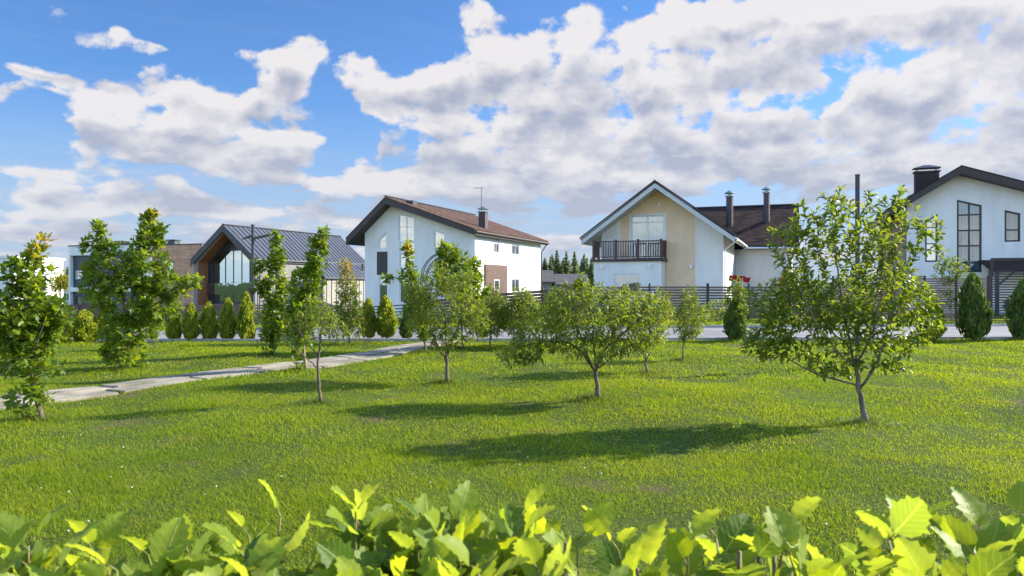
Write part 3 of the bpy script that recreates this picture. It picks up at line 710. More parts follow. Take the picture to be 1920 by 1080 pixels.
mb = MB(); mb.tube([(W4 + .8, VW - .8, ew - .7 * sw + .1), (UX + .5, VW - .8, ew - .7 * sw + .06)], .07, 8); mb.build('gutter', WPVC, wroof)
mb = MB(); gz_ = R4[1] + .1; mb.tube([(R4[0] + .1, -.6, gz_), (W4 + .1, -.1, gz_ - .55), (W4 + .1, -.1, -.3)], .05, 6); mb.build('downpipe', WPVC, H4.root); mb = MB(); mb.tube([(R4[0] + .1, 8.6, gz_), (W4 + .1, 9.3, gz_ - .6), (W4 + .1, 9.3, -.3)], .05, 6); mb.build('downpipe', WPVC, H4.root)
FLUE = mat('flue_brown', (.075, .05, .048), .5, (.05, .034, .033))
for (px, pyt, pyb, w, vv) in ((1368, 369, 414, .52, VW + 2.2), (1437.5, 362, 414, .46, VW + 2.6)):
    u, z = H4.front(px, pyt, vv); zb = ew + (vv - VW) * sw - .3
    mb = MB(); mb.tube([(u, vv, zb), (u, vv, z)], w / 2, 14); c = mb.build('chimney', FLUE, H4.root)
    mb = MB(); mb.tube([(u, vv, z), (u, vv, z + .1)], w / 2 + .07, 14); mb.tube([(u, vv, z + .1), (u, vv, z + .25)], w / 4, 10)
    mb.tube([(u, vv, z + .25), (u, vv, z + .30), (u, vv, z + .5)], [w / 2 + .16, w / 2 + .12, .03], 14); mb.build('cap', STEEL, c)
print('H4 wing ridge', H4.proj(ru, VR, hw + th), H4.proj(UX + .5, VR, hw + th), 'eaves', H4.proj(-.95, -1.5, L4[1]), H4.proj(R4[0], -1.5, R4[1]), 'peak', H4.proj(A4, -1.5, hp4 + .4), 'sizes', W4, A4, hl4, hp4)
print('H3', H3.proj(A3, -1, hp3 + .5), H3.proj(-1.05, -1, L3[1] + .3), H3.proj(R3[0], -1, R3[1] + .3), H3.proj(R3[0], D3 + .9, R3[1] + .3), H3.proj(A3, D3 + .9, hp3 + .5))
print('H5', A5, hl5, hr5, hp5, H5.proj(A5, -.85, hp5 + .45))
# red awning cloth, white table frame by the wing
rp = pw(1393, 521, 44.5)
mb = MB(); n = 8
vs = []
for i in range(n + 1):
    for k in range(3): vs.append((-.8 + 1.25 * i / n, .12 * k + .03 * math.sin(i * 1.3), .16 - .14 * (i / n) ** 2 - .16 * k - .03 * math.sin(i * 2.1)))
mb.add(vs, [(i * 3 + k, i * 3 + k + 1, (i + 1) * 3 + k + 1, (i + 1) * 3 + k) for i in range(n) for k in range(2)])
rc = thing('garden_parasol', 'folded red parasol cloth behind the fence beside the cream and white house', 'parasol', rp)
mb.build('cloth', RED, rc); mb = MB(); mb.tube([(0, .1, .15), (0, .12, -3.2)], .025, 6); mb.tube([(-.8, .1, .17), (.5, .1, .02)], .015, 5); mb.build('pole', WPVC, rc)

# ---- black barn house
H2 = House(363, 65.5, 'barn_house', 'black barn house with standing-seam roof and tall glazed gable')
def P2(cx, cy): return (340 + cx / 3.858, 380 + cy / 3.858)
W2 = H2.front(479, 484)[0]; A2 = W2 / 2; z_e = (H2.front(363, 487)[1] + H2.front(479, 484)[1]) / 2; z_p = H2.front(419, 424)[1]; D2 = 17.5; s2 = (z_p - z_e) / A2; tk = .42
cs = math.hypot(1, s2)
def shell(o): return [(-0.0 + o, BASE), (-0.0 + o, z_e - o * .4 - .1), (A2, z_p - o * cs), (W2 - o, z_e - o * .4 - .1), (W2 - o, BASE)]
outer = shell(0); inner = shell(tk)
def shell_mesh(oo, ii, y0, y1, name, m, parent):
    mb = MB(); poly = oo + ii[::-1]; mb.prism(poly, y0, y1); return mb.build(name, m, parent)
shell_mesh(shell(.03), shell(tk), 0.0, D2, 'wall', GREYP, H2.root)
mb = MB(); mb.prism([(-.15, z_e - .30), (A2, z_p - .16), (W2 + .15, z_e - .30), (W2 + .15, z_e - .02), (A2, z_p + .14), (-.15, z_e - .02)], -.15, D2 + .1); r2 = mb.build('roof', SEAM, H2.root)
mb = MB(); mb.prism([(-.19, z_e - .62), (A2, z_p - .48), (W2 + .19, z_e - .62), (W2 + .19, z_e + .0), (A2, z_p + .16), (-.19, z_e + .0)], -.20, -.152); mb.build('bargeboard', DARK, r2)
mb = MB(); y = .3
while y < D2:
    for (q0, q1) in (((-.15, z_e), (A2, z_p + .14)), ((A2, z_p + .14), (W2 + .15, z_e))):
        mb.bar((q0[0], y, q0[1] + .02), (q1[0], y, q1[1] + .02), .05, .06, up=(0, 1, 0))
    y += .62
mb.build('standing_seam', DARK, r2)
mb = MB(); mb.bar((A2, -.15, z_p + .17), (A2, D2 + .1, z_p + .17), .25, .06); mb.build('ridge_cap', DARK, r2)
# timber lining of the recess and dark facade behind it
shell_mesh(shell(tk + .003), shell(tk + .06), .02, 1.22, 'timber_lining', WOOD, H2.root)
VG = 1.25
gl = fpoly(H2, P2, [(232, 720), (494, 720), (494, 400), (440, 339), (312, 345), (232, 418)], VG)
gl = [(min(max(a, tk + .12), W2 - tk - .14), max(z, -1.0)) for a, z in gl]
gl = [(a, min(z, z_p - (tk + .2) * cs - abs(a - A2) * s2)) for a, z in gl]
mb = MB(); wall_sheet(mb, shell(tk + .05), [gl], to_front(VG)); mb.build('gable_wall', DARK, H2.root)
vsx = [H2.front(*P2(c, 500), VG)[0] for c in (258, 315, 373, 433)]
window(H2.root, gl, to_front(VG), vs=vsx, hs=[H2.front(*P2(300, 583), VG)[1]], fm=BFRAME, glass=GLASSD, t=.07, bar=.07, name='glazed_gable')
mb = MB(); zb = H2.front(*P2(300, 583), VG)[1]; mb.box(tk + .1, W2 - tk - .1, VG - .22, VG - .19, zb - 1.0, zb + .02); mb.build('balcony_glass', GLASSD, H2.root)
# lower side aisle under the same slope
e0, e1 = H2.side(608, 517, W2 + 1.7)[0], D2 + .1; ex = 1.75
mb = MB(); mb.prism([(W2 - .1, z_e - .12), (W2 - .1, z_e + .04), (W2 + ex, z_e + .04 - (ex + .1) * s2), (W2 + ex, z_e - .12 - (ex + .1) * s2)], e0, e1); ar = mb.build('aisle_roof', SEAM, H2.root)
mb = MB(); y = e0 + .1
while y < e1: mb.bar((W2, y, z_e - .02), (W2 + ex, y, z_e + .06 - (ex + .1) * s2), .05, .06, up=(0, 1, 0)); y += .62
mb.build('standing_seam', DARK, ar)
mb = MB(); mb.box(W2 + .03, W2 + ex - .25, e0 + .15, e1 - .2, BASE, z_e - .2 - ex * s2); mb.build('aisle_wall', mat('beige_cladding', (.34, .31, .27), .7, (.27, .25, .22), 1.5, (3, 3, .3)), H2.root)
for k in range(9):
    v = e0 + .6 + k * .8
    if v > e1 - .4: break
    mb = MB(); mb.box(W2 + ex - .262, W2 + ex - .22, v, v + .08, BASE, z_e - .25 - ex * s2); mb.build('batten', DARK, H2.root)
for (v, hh) in ((4.0, 1.2), (8.0, 1.2)):
    p = rect(v, -.2, v + 2.2, 1.9); mb = MB(); ring(mb, p, .1, to_right(W2 + .05), 0, .06); f = mb.build('window', BFRAME, H2.root); mb = MB(); mb.add([to_right(W2 + .035)(a, z, 0) for a, z in inset(p, .06)], [(0, 1, 2, 3)]); mb.build('pane', GLASSD, f)
for (u, v) in ((A2 + 1.2, 11.0), (W2 + .9, e0 + 1.5), (W2 + .9, e1 - 2.4), (W2 + .9, e1 - 1.6), (W2 + .9, e1 - .8)):
    z = z_p + .14 - (u - A2) * s2; mb = MB(); mb.tube([(u, v, z - .1), (u, v, z + .42)], .09, 8); mb.tube([(u, v, z + .42), (u, v, z + .5)], .15, 8); mb.build('roof_vent', DARK, r2)
mb = MB(); mb.tube([(W2 + .22, 0, z_e - .1), (W2 + .22, e0, z_e - .12)], .07, 8); mb.tube([(W2 + .2, .3, z_e - .1), (W2 + .1, .4, z_e - .5), (W2 + .1, .4, BASE)], .045, 6); mb.build('gutter', DARK, H2.root)
print('H2', W2, z_e, z_p, H2.proj(A2, D2, z_p + .1), e0)

# ---- flat-roofed navy and timber house
def P1(cx, cy): return (cx / 3.6, 360 + cy / 3.6)
H1 = House(128.6, 80, 'flat_roof_house', 'flat-roofed navy and white house with tan timber-clad upper block')
zt1 = H1.front(*P1(463, 368))[1]; x1 = H1.front(262, 470)[0]
mb = MB(); v0 = .0
bands = [(425, 645), (673, 800)]
zz = [H1.front(*P1(560, c))[1] for c in (428, 645, 673)]
wn1 = frect(H1, P1, 508, 530, 556, 588, .35); wn2 = frect(H1, P1, 513, 706, 660, 758, .35)
mb = MB(); wall_sheet(mb, [(.25, BASE), (x1, BASE), (x1, zz[0]), (.25, zz[0])], [wn1, wn2], to_front(.35)); mb.build('wall', NAVY, H1.root)
window(H1.root, wn1, to_front(.35), fm=WPVC, vs=[mid(wn1)], t=.09, curtain=[(0, .5)]); window(H1.root, wn2, to_front(.35), fm=BFRAME, vs=[mid(wn2, .33), mid(wn2, .66)], t=.08, curtain=[(.1, .6)])
mb = MB(); mb.box(0, x1, 0, 9, zz[0], zt1); mb.box(0, .25, 0, .36, BASE, zz[0] - .002); mb.box(.252, x1, 0, .345, zz[2], zz[1]); mb.box(0, .24, .37, 9, BASE, zz[0] - .002); mb.build('white_frame', WHITE, H1.root)
mb = MB(); mb.box(-.05, x1 + .02, -.05, 9.05, zt1 + .001, zt1 + .12); mb.build('roof_edge', DARK, H1.root)
VT = 1.6; t0 = H1.front(213, 460, VT)[0]; t1 = H1.front(379, 464, VT)[0]; ztt = H1.front(314, 460, VT)[1]
tw = frect(H1, P1, 1124, 465, 1170, 545, VT)
mb = MB(); wall_sheet(mb, [(x1 + .01, BASE), (t1, BASE), (t1, ztt), (x1 + .01, ztt)], [tw], to_front(VT)); wall_sheet(mb, [(VT, BASE), (12, BASE), (12, ztt), (VT, ztt)], [], to_right(t1))
mb.box(t0, x1 + .008, VT + .01, 8, zt1 + .13, ztt + .25); mb.build('timber_wall', WOODT, H1.root)
window(H1.root, tw, to_front(VT), fm=BFRAME, glass=GLASSD, t=.09)
mb = MB(); mb.box(x1 + .02, t1 + .05, VT - .05, 12, ztt + .001, ztt + .12); mb.box(t0 - .04, x1 + .015, VT - .05, 8, ztt + .252, ztt + .34); mb.build('roof_edge', DARK, H1.root)
for cpx, ww in ((326, 1.0), (229, 1.3)):
    u = H1.front(cpx, 455, 4)[0]; mb = MB(); mb.box(u - ww / 2, u + ww / 2, 3.6, 4.4, ztt + .1, ztt + .62); c = mb.build('chimney', DARK, H1.root); mb = MB(); mb.box(u - ww / 2 - .12, u + ww / 2 + .12, 3.5, 4.5, ztt + .66, ztt + .74); mb.box(u - .3, u + .3, 3.8, 4.2, ztt + .62, ztt + .66); mb.build('cap', DARK, c)

# ---- far buildings
def far_house(px0, px1, py_e, py_r, y, name, label, wallm, roofm, D=9, flat=False, wins=()):
    a, b = pw(px0, py_e, y), pw(px1, py_e, y); W = b.x - a.x; ze = a.z; zr = pw(px0, py_r, y).z
    r = thing(name, label, 'house', (a.x, y, 0), 0)
    mb = MB(); polys = [rect(*w) for w in wins]
    polys = [[(p[0] * W, p[1]) for p in q] for q in polys]
    wall_sheet(mb, [(0, -4), (W, -4), (W, ze), (0, ze)], polys, to_front(0))
    if flat: mb.box(0.001, W, .2, D, -4, ze - .01)
    else:
        mb.prismx([(.02, -4), (.02, ze), (D / 2, zr - .2), (D, ze), (D, -4)], 0.003, W - .003) if False else None
        for u in (0.0, W): mb.add([(u, 0, -4), (u, D, -4), (u, D, ze), (u, D / 2, zr - .1), (u, 0, ze)], [(0, 1, 2, 3, 4)])
    mb.build('wall', wallm, r)
    for q in polys: window(r, q, to_front(0), vs=[mid(q)], glass=GLASSD, t=.1)
    mb = MB()
    if flat: mb.box(-.2, W + .2, -.2, D + .2, ze, ze + .3)
    else: mb.prismx([(-.6, ze - .3), (D / 2, zr - .15), (D + .6, ze - .3), (D + .6, ze - .1), (D / 2, zr), (-.6, ze - .1)], -.5, W + .5)
    mb.build('roof', roofm, r); return r
GREYR = mat('grey_brown_roof', (.10, .085, .080), .8, (.075, .062, .060), 2)
far_house(-60, 25, 484, 480, 90, 'modern_house', 'flat white house block at the left edge behind the maple', WHITE, WHITE, 10, True, [(.55, 2.0, .75, 3.4)])
far_house(78, 134, 538, 520, 110, 'small_house', 'small white house with dark roof beside the navy flat-roofed house', WHITE, GREYR, 9, False, [(.35, -1.0, .5, .2), (.7, -1.0, .95, .2)])
far_house(998, 1034, 527, 506, 120, 'cottage', 'far grey-brown cottage just right of the downpipe of the white house', mat('grey_wall', (.22, .2, .19), .8), GREYR, 8, False, [(.3, -1.2, .55, -.1)])
far_house(1046, 1100, 532, 513, 135, 'cottage', 'far low cottage with brown roof just left of the balcony house', mat('grey_wall', (.22, .2, .19), .8), GREYR, 8, False, [(.3, -1.5, .5, -.4), (.65, -1.5, .8, -.4)])

# ------------------------------------------------------------------ fences
def fence(name, label, a, b, h, slat, gap, npan, mt, postm, ext=0.0, sl_t=.02, cat='fence', post_w=.08, lift=.06, top=.0):
    a = Vector(a); b = Vector(b); d = (b - a); L = d.length; ang = math.atan2(d.y, d.x)
    za = float(gz(a.x, a.y)); r = thing(name, label, cat, (a.x, a.y, za), ang)
    def zz(s): p = a + d * (s / L); return float(gz(p.x, p.y)) - za
    for k in range(npan + 1):
        s = L * k / npan; mb = MB(); mb.box(s - post_w / 2, s + post_w / 2, -.05, .05, zz(s) - .3, zz(s) + h + .05 + top); mb.build('post', postm, r)
    for k in range(npan):
        s0 = L * k / npan + post_w / 2 + .003; s1 = L * (k + 1) / npan - post_w / 2 - .003; mb = MB(); z = lift; rr = random.Random(k)
        while z + slat <= h + .001:
            j = rr.uniform(-.004, .004)
            mb.bar((s0, .0, zz(s0) + z + slat / 2 + j), (s1, .0, zz(s1) + z + slat / 2 - j), sl_t, slat); z += slat + gap
        if len(mb.v): mb.build('slat_panel', mt, r)
    return r
def gp2(px, y): return ((px - HX) / F * y, y)
BLK = mat('black_rail', (.02, .021, .025), .5, (.03, .031, .035))
fence('fence', 'solid brown board fence beside the navy flat-roofed house', gp2(20, 48.5), gp2(192, 48), 1.5, .16, .006, 4, BROWNP, BROWNM)
fence('fence', 'brown slat fence with gaps in front of the black barn house', gp2(193, 48), gp2(392, 47.2), 1.42, .12, .05, 5, SLAT, BROWNM)
fence('fence', 'dark slatted fence with open gaps below the barn roof', gp2(393, 47.2), gp2(640, 44.5), 1.5, .10, .06, 6, SLAT, BLK)
fence('fence', 'black rail fence in front of the white-framed windows', gp2(641, 44), gp2(768, 41.5), 1.55, .06, .12, 3, BLK, BLK)
fence('fence', 'dense brown fence running below the white house garage', gp2(770, 41.2), gp2(1112, 36), 1.62, .14, .02, 4, BROWNP, BROWNM, top=-.03)
fence('fence', 'brown slat fence with dark posts below the balcony', gp2(1114, 35.8), gp2(1326, 34.4), 1.62, .09, .035, 2, SLAT, BLK)
fence('fence', 'brown slat fence behind the red cloth and young shrub', gp2(1328, 34.4), gp2(1560, 33.2), 1.62, .09, .035, 3, SLAT, BLK)
fence('fence', 'tall woven-looking brown slat fence between round conifers', gp2(1562, 33), gp2(1853, 31.6), 1.95, .07, .028, 5, mat('light_brown_slat', (.30, .19, .13), .6, (.19, .12, .085), 1.0, (.4, .4, 9)), BROWNM)
gt = fence('gate', 'black slatted driveway gate below the carport', gp2(1857, 31.6), gp2(1990, 31.2), 2.2, .05, .06, 2, BLK, BLK, cat='gate', post_w=.12)
# sills of loose gravel by the gate are part of the lane

# ------------------------------------------------------------------ lamps, arch
def lamp(px, py, top, label, dish):
    g = ground(px, py); r = thing('street_lamp', label, 'street lamp', g, 0, 'black lamp posts on the lawn'); h = CAMZ - (top - HY) / F * g.y - g.z; d = CAMZ - (dish - HY) / F * g.y - g.z
    mb = MB(); mb.tube([(0, 0, -.1), (0, 0, h)], .048, 12); mb.tube([(0, 0, h), (0, 0, h + .03)], .058, 12); mb.tube([(0, 0, 0), (0, 0, .25)], .062, 12); mb.build('pole', DARK, r)
    mb = MB(); z = h - .36
    mb.add([(-.3, -.05, z - .02), (-.3, .05, z - .02), (0, .07, z + .10), (0, -.07, z + .10), (-.3, -.05, z - .05), (-.3, .05, z - .05), (0, .07, z + .02), (0, -.07, z + .02)], [(0,1,2,3),(4,7,6,5),(0,3,7,4),(1,5,6,2),(0,4,5,1),(2,6,7,3)])
    mb.add([(0, -.09, z + .0), (0, .09, z + .0), (.58, .12, z + .12), (.58, -.12, z + .12), (0, -.09, z - .05), (0, .09, z - .05), (.58, .12, z + .08), (.58, -.12, z + .08)], [(0,1,2,3),(4,7,6,5),(0,3,7,4),(1,5,6,2),(0,4,5,1),(2,6,7,3)])
    mb.build('arm', DARK, r)
    mb = MB(); mb.tube([(0, 0, d + .12), (0, 0, d + .09), (0, 0, d - .06), (0, 0, d - .08)], [.145, .145, .07, .05], 16); mb.build('lamp_head', DARK, r)
lamp(474, 638, 423, 'black lamp post with winged arm and small dish, standing before the barn house', 547)
# second: a plain pole behind the big tree
g = ground(1608, 690); r = thing('street_lamp', 'tall plain black lamp post rising behind the large leafy tree on the right', 'street lamp', g, 0, 'black lamp posts on the lawn')
h = CAMZ - (329 - HY) / F * g.y - g.z
mb = MB(); mb.tube([(0, 0, -.1), (0, 0, h)], .046, 12); mb.tube([(0, 0, h), (0, 0, h + .02)], .052, 12); mb.build('pole', DARK, r)
mb = MB(); mb.tube([(0, 0, 1.75), (0, 0, 1.72), (0, 0, 1.57), (0, 0, 1.55)], [.145, .145, .07, .05], 16); mb.build('lamp_head', DARK, r)
# garden arch at the end of the path
g = ground(842, 641); r = thing('garden_arch', 'black metal double-hoop garden arch over the end of the slab path', 'garden arch', g, 0)
hw_ = 53 / F * g.y; ht = CAMZ - (470 - HY) / F * g.y - g.z
for dy in (0, .42):
    for rad in (hw_, hw_ - .13):
        pts = [(-rad, dy, -.1)] + [(-rad * math.cos(t), dy, ht - hw_ + rad * math.sin(t) * 1.0) for t in np.linspace(0, math.pi, 15)] + [(rad, dy, -.1)]
        mb = MB(); mb.tube(pts, .015, 6); mb.build('hoop', DARK, r)
mb = MB()
for t in np.linspace(.1, math.pi - .1, 9): mb.tube([(-hw_ * math.cos(t), 0, ht - hw_ + hw_ * math.sin(t)), (-hw_ * math.cos(t), .42, ht - hw_ + hw_ * math.sin(t))], .009, 5)
for z in np.arange(.3, ht - hw_, .35):
    for sx in (-1, 1): mb.tube([(sx * hw_, 0, z), (sx * hw_, .42, z)], .009, 5); mb.tube([(sx * hw_, 0, z), (sx * (hw_ - .13), 0, z + .1)], .007, 4)
mb.build('cross_bars', DARK, r)
#PART2

# ------------------------------------------------------------------ foliage
def rot_about(v, ax, ang):
    ax = ax / (np.linalg.norm(ax, axis=-1, keepdims=True) + 1e-9); c = np.cos(ang)[..., None]; s_ = np.sin(ang)[..., None]
    return v * c + np.cross(ax, v) * s_ + ax * (v * ax).sum(-1, keepdims=True) * (1 - c)
# narrow or oval leaf, folded on its midrib and curling down: x across, y along, z up (unit length)
def leaf_tmpl(w, curl, fold=.12):
    ys = [0, .22, .5, .78, 1.0]; ws = [0.0, .75, 1.0, .62, 0.0]; v = []; 
    for y, k in zip(ys, ws):
        zc = -curl * y * y
        if k == 0: v.append((0, y, zc))
        else: v += [(-w / 2 * k, y, zc + fold * w * k * 2), (0, y, zc), (w / 2 * k, y, zc + fold * w * k * 2)]
    f = [(0, 2, 1), (0, 3, 2), (1, 2, 5, 4), (2, 3, 6, 5), (4, 5, 8, 7), (5, 6, 9, 8), (7, 8, 10), (8, 9, 10)]
    return np.array(v), f
# lobed maple leaf
def maple_tmpl():
    half = [(.10, -.06), (.34, -.10), (.30, .08), (.56, .20), (.40, .30), (.50, .52), (.30, .46), (.16, .62), (.20, .80), (.0, 1.0)]
    pts = [(0.0, 0.0)] + half[:-1] + [(0, 1.0)] + [(-x, y) for x, y in reversed(half[:-1])]
    v = [(0, .32, .0)] + [(x, y, -.22 * (x * x * 2.2 + (y - .3) ** 2 * .9)) for x, y in pts]; n = len(pts)
    return np.array(v), [(0, i + 1, (i + 1) % n + 1) for i in range(n)]
T_PEACH = leaf_tmpl(.31, .38); T_PLUM = leaf_tmpl(.50, .22); T_ASH = leaf_tmpl(.30, .25); T_MAPLE = maple_tmpl()
M_PEACH = leaf_mat('peach_leaf', (.075, .130, .013), (.165, .210, .020), (.34, .34, .05), .44)
M_PLUM = leaf_mat('plum_leaf', (.058, .112, .012), (.150, .195, .022), (.30, .34, .05), .46, rough=.42)
M_MAPLE = leaf_mat('maple_leaf', (.075, .140, .012), (.175, .230, .018), (.38, .26, .06), .46)
M_ASH = leaf_mat('ash_leaf', (.075, .125, .020), (.13, .19, .025), (.42, .26, .05), .36)

def bez(p0, p1, p2, n):
    t = np.linspace(0, 1, n)[:, None]; return (1 - t) ** 2 * p0 + 2 * t * (1 - t) * p1 + t * t * p2
DENS = {'peach': 4.6, 'plum': 4.3, 'maple': 1.5, 'ash': 3.4}
def make_tree(name, label, cat, base, limbs, blobs, kind, seed, group=None, leaf=.09, spacing=.028, shoot=.35, tuft=False, young_top=.0, bark=None, r0=.03, upw=.25, y0=None, dens=1.0, young_z=None, droop=0.0, ysc=1.0, twig_r=.0035):
    """base, limbs and blobs are given in pixels at the tree's own depth; limbs: [(px,py,dy) ...]; blobs: (px,py,rx,ry,n[,dy])"""
    rng = np.random.default_rng(seed); g = ground(*base); y = g.y; sc = y / F
    def loc(px, py, dy=0.0): return np.array([(px - base[0]) * sc * (y + dy) / y, dy, CAMZ - (py - HY) * sc * (y + dy) / y - g.z])
    r = thing(name, label, cat, g, 0, group)
    mb = MB(); cand = []; cdir = []
    for li, L in enumerate(limbs):
        pts = [loc(*p) for p in L['p']]; ra, rb = L.get('r', (r0, r0 * .35))
        P = []
        for i in range(len(pts) - 1):
            n = max(2, int(np.linalg.norm(pts[i + 1] - pts[i]) / .09))
            for k in range(n): P.append(pts[i] + (pts[i + 1] - pts[i]) * k / n)
        P.append(pts[-1]); P = np.array(P)
        for _ in range(2): P[1:-1] = .5 * P[1:-1] + .25 * (P[:-2] + P[2:])
        P[1:-1] += rng.normal(0, .006, P[1:-1].shape)
        if L.get('root'): P[0][2] -= .06
        rr = np.linspace(ra, rb, len(P)) ** 1.0
        if L.get('root'): rr[0] *= 1.5; rr[1] *= 1.15
        mb.tube([tuple(p) for p in P], list(rr), 8)
        st = 0 if not L.get('root') else int(len(P) * L.get('from', .6))
        for i in range(st, len(P)):
            cand.append(P[i]); cdir.append((P[min(i + 1, len(P) - 1)] - P[max(i - 1, 0)]))
    cand = [np.array(c) for c in cand]; cdir = [d / (np.linalg.norm(d) + 1e-9) for d in cdir]
    targets = []
    for b in blobs:
        px, py, rx, ry, n = b[:5]; dy = b[5] if len(b) > 5 else 0.0; rd = b[6] if len(b) > 6 else rx * sc * ysc
        c = loc(px, py, dy)
        for _ in range(int(round(n * dens * DENS[kind]))):
            u = rng.normal(size=3); u /= np.linalg.norm(u); u *= rng.uniform(.25, 1) ** .5
            targets.append(c + u * np.array([rx * sc, rd, ry * sc]))
    targets = np.array(targets); cen = np.array([0, 0, targets[:, 2].min()])
    order = np.argsort(np.linalg.norm(targets - np.mean(cand, axis=0), axis=1))
    C = np.zeros((len(cand) + len(targets) * 9, 3)); DR = np.zeros_like(C); nC = len(cand); C[:nC] = cand; DR[:nC] = cdir
    LO, LD, LN, LS, LY = [], [], [], [], []
    mb.cur = 1; zmax = targets[:, 2].max(); zmin = targets[:, 2].min()
    for ti in order:
        T = targets[ti]; d = T - C[:nC]; dist = np.linalg.norm(d, axis=1)
        cost = dist + .8 * np.maximum(0, C[:nC, 2] - T[2] + .02) ; k = int(np.argmin(cost)); p0 = C[k]
        if dist[k] < .04: continue
        out = T - p0; out[2] += upw * dist[k]; out /= np.linalg.norm(out)
        mid_ = p0 + (DR[k] * .45 + out * .25) * dist[k] * .9
        mid_ = .5 * mid_ + .5 * (p0 + T) / 2; 
        if droop: mid_[2] += droop * dist[k] * .5
        n = max(4, min(9, int(dist[k] / .06))); P = bez(p0, mid_, T, n)
        mb.tube([tuple(p) for p in P], list(np.linspace(twig_r * (1 + min(dist[k], .8)), twig_r * .5, n)), 4, cap=False)
        m = n - 1
        C[nC:nC + m] = P[1:]; dd = np.diff(P, axis=0); DR[nC:nC + m] = dd / (np.linalg.norm(dd, axis=1, keepdims=True) + 1e-9); nC += m
        # leaves
        Ltot = np.linalg.norm(dd, axis=1).sum(); ls = min(Ltot, shoot); nl = max(3, int(ls / spacing)); ph = rng.uniform(0, 6.28)
        yz = 0.0
        if young_z is not None: yz = max(0, (T[2] - young_z) / max(.05, zmax - young_z))
        for i in range(nl + 1):
            f = 1 - ls / Ltot * (1 - i / nl); q = f * (n - 1); j = min(int(q), n - 2); pos = P[j] + (P[j + 1] - P[j]) * (q - j); ax = dd[j] / (np.linalg.norm(dd[j]) + 1e-9)
            e = np.cross(ax, [0.3, .2, 1.0]); e /= np.linalg.norm(e) + 1e-9; h = np.cross(ax, e)
            copies = 2 if kind == 'maple' else 1
            for c_ in range(copies):
                a = ph + i * (2.4 if kind != 'maple' else 1.57) + c_ * math.pi; side = e * math.cos(a) + h * math.sin(a)
                tip = i / nl; lean = .55 + .8 * tip if kind != 'maple' else .35 + .4 * tip
                D = side + ax * lean; D[2] += .12 - (.45 if kind == 'peach' else .10) * (1 - tip * .8); D /= np.linalg.norm(D)
                Nn = np.array([0, 0, 1.0]) + rng.normal(0, .38, 3) + ax * .2
                s_ = leaf * rng.uniform(.65, 1.15) * (1 - .45 * tip ** 3)
                o = pos + D * (.045 * rng.uniform(.6, 1.3) if kind == 'maple' else .006)
                LO.append(o); LD.append(D); LN.append(Nn); LS.append(s_)
                LY.append(min(1, max(0, tip ** 3 * young_top * rng.uniform(.2, 1) + yz * rng.uniform(.0, 1.0))))
    T_, F_ = {'peach': T_PEACH, 'plum': T_PLUM, 'maple': T_MAPLE, 'ash': T_ASH}[kind]
    M_ = {'peach': M_PEACH, 'plum': M_PLUM, 'maple': M_MAPLE, 'ash': M_ASH}[kind]
    v = inst(T_, np.array(LO), np.array(LD), np.array(LN), np.array(LS))
    tk_ = mb.build('trunk', [bark or BARK, TWIG], r, smooth=True)
    np_mesh('crown', v, F_, len(LO), len(T_), M_, r, {'young': np.array(LY)})
    TREE_BASES.append((g.x, g.y, .22)); COUNT[name] = COUNT.get(name, 0) + len(LO)
    return r
TREE_BASES = []; COUNT = {}
def L(*p, **k): d = dict(p=list(p)); d.update(k); return d

PG = 'young trees planted on the lawn'
# the large tree at the right
make_tree('plum_tree', 'largest and nearest young tree with glossy oval leaves, on the right of the lawn', 'tree', (1624, 797),
  [L((1624,797,0),(1614,745,0),(1606,695,0),(1604,672,0), root=True, r=(.036,.026), **{'from': .85}),
   L((1606,695,0),(1590,610,.05),(1578,520,.1),(1572,420,.12), r=(.020,.006)), L((1612,728,0),(1636,690,-.05),(1652,640,-.1),(1664,540,-.15),(1660,430,-.15), r=(.018,.006)),
   L((1606,722,0),(1570,712,.1),(1520,690,.2),(1460,650,.3), r=(.014,.006)), L((1604,690,0),(1560,665,-.2),(1500,610,-.4),(1462,540,-.5), r=(.013,.005)),
   L((1604,690,0),(1615,620,-.3),(1625,540,-.4),(1630,450,-.4), r=(.014,.005)), L((1630,700,0),(1680,640,.2),(1712,560,.3),(1730,470,.3), r=(.012,.005)),
   L((1600,660,0),(1560,600,.3),(1510,500,.4),(1490,420,.4), r=(.012,.004))],
  [(1585,540,120,120,90), (1500,590,90,75,55), (1440,640,52,38,24), (1660,560,75,95,46), (1720,590,40,70,20), (1600,430,95,60,34), (1480,460,55,50,16), (1540,410,40,52,10),(1690,440,50,60,14),
   (1572,372,14,28,4),(1685,372,13,25,4),(1640,375,20,20,3),(1500,400,12,26,3),(1745,430,24,30,4),(1560,680,70,28,14),(1660,670,60,30,11),(1445,560,48,40,12),(1760,470,12,16,2)],
  'plum', 11, PG, leaf=.095, spacing=.027, shoot=.34, young_top=.75, bark=BARKG, upw=.35)
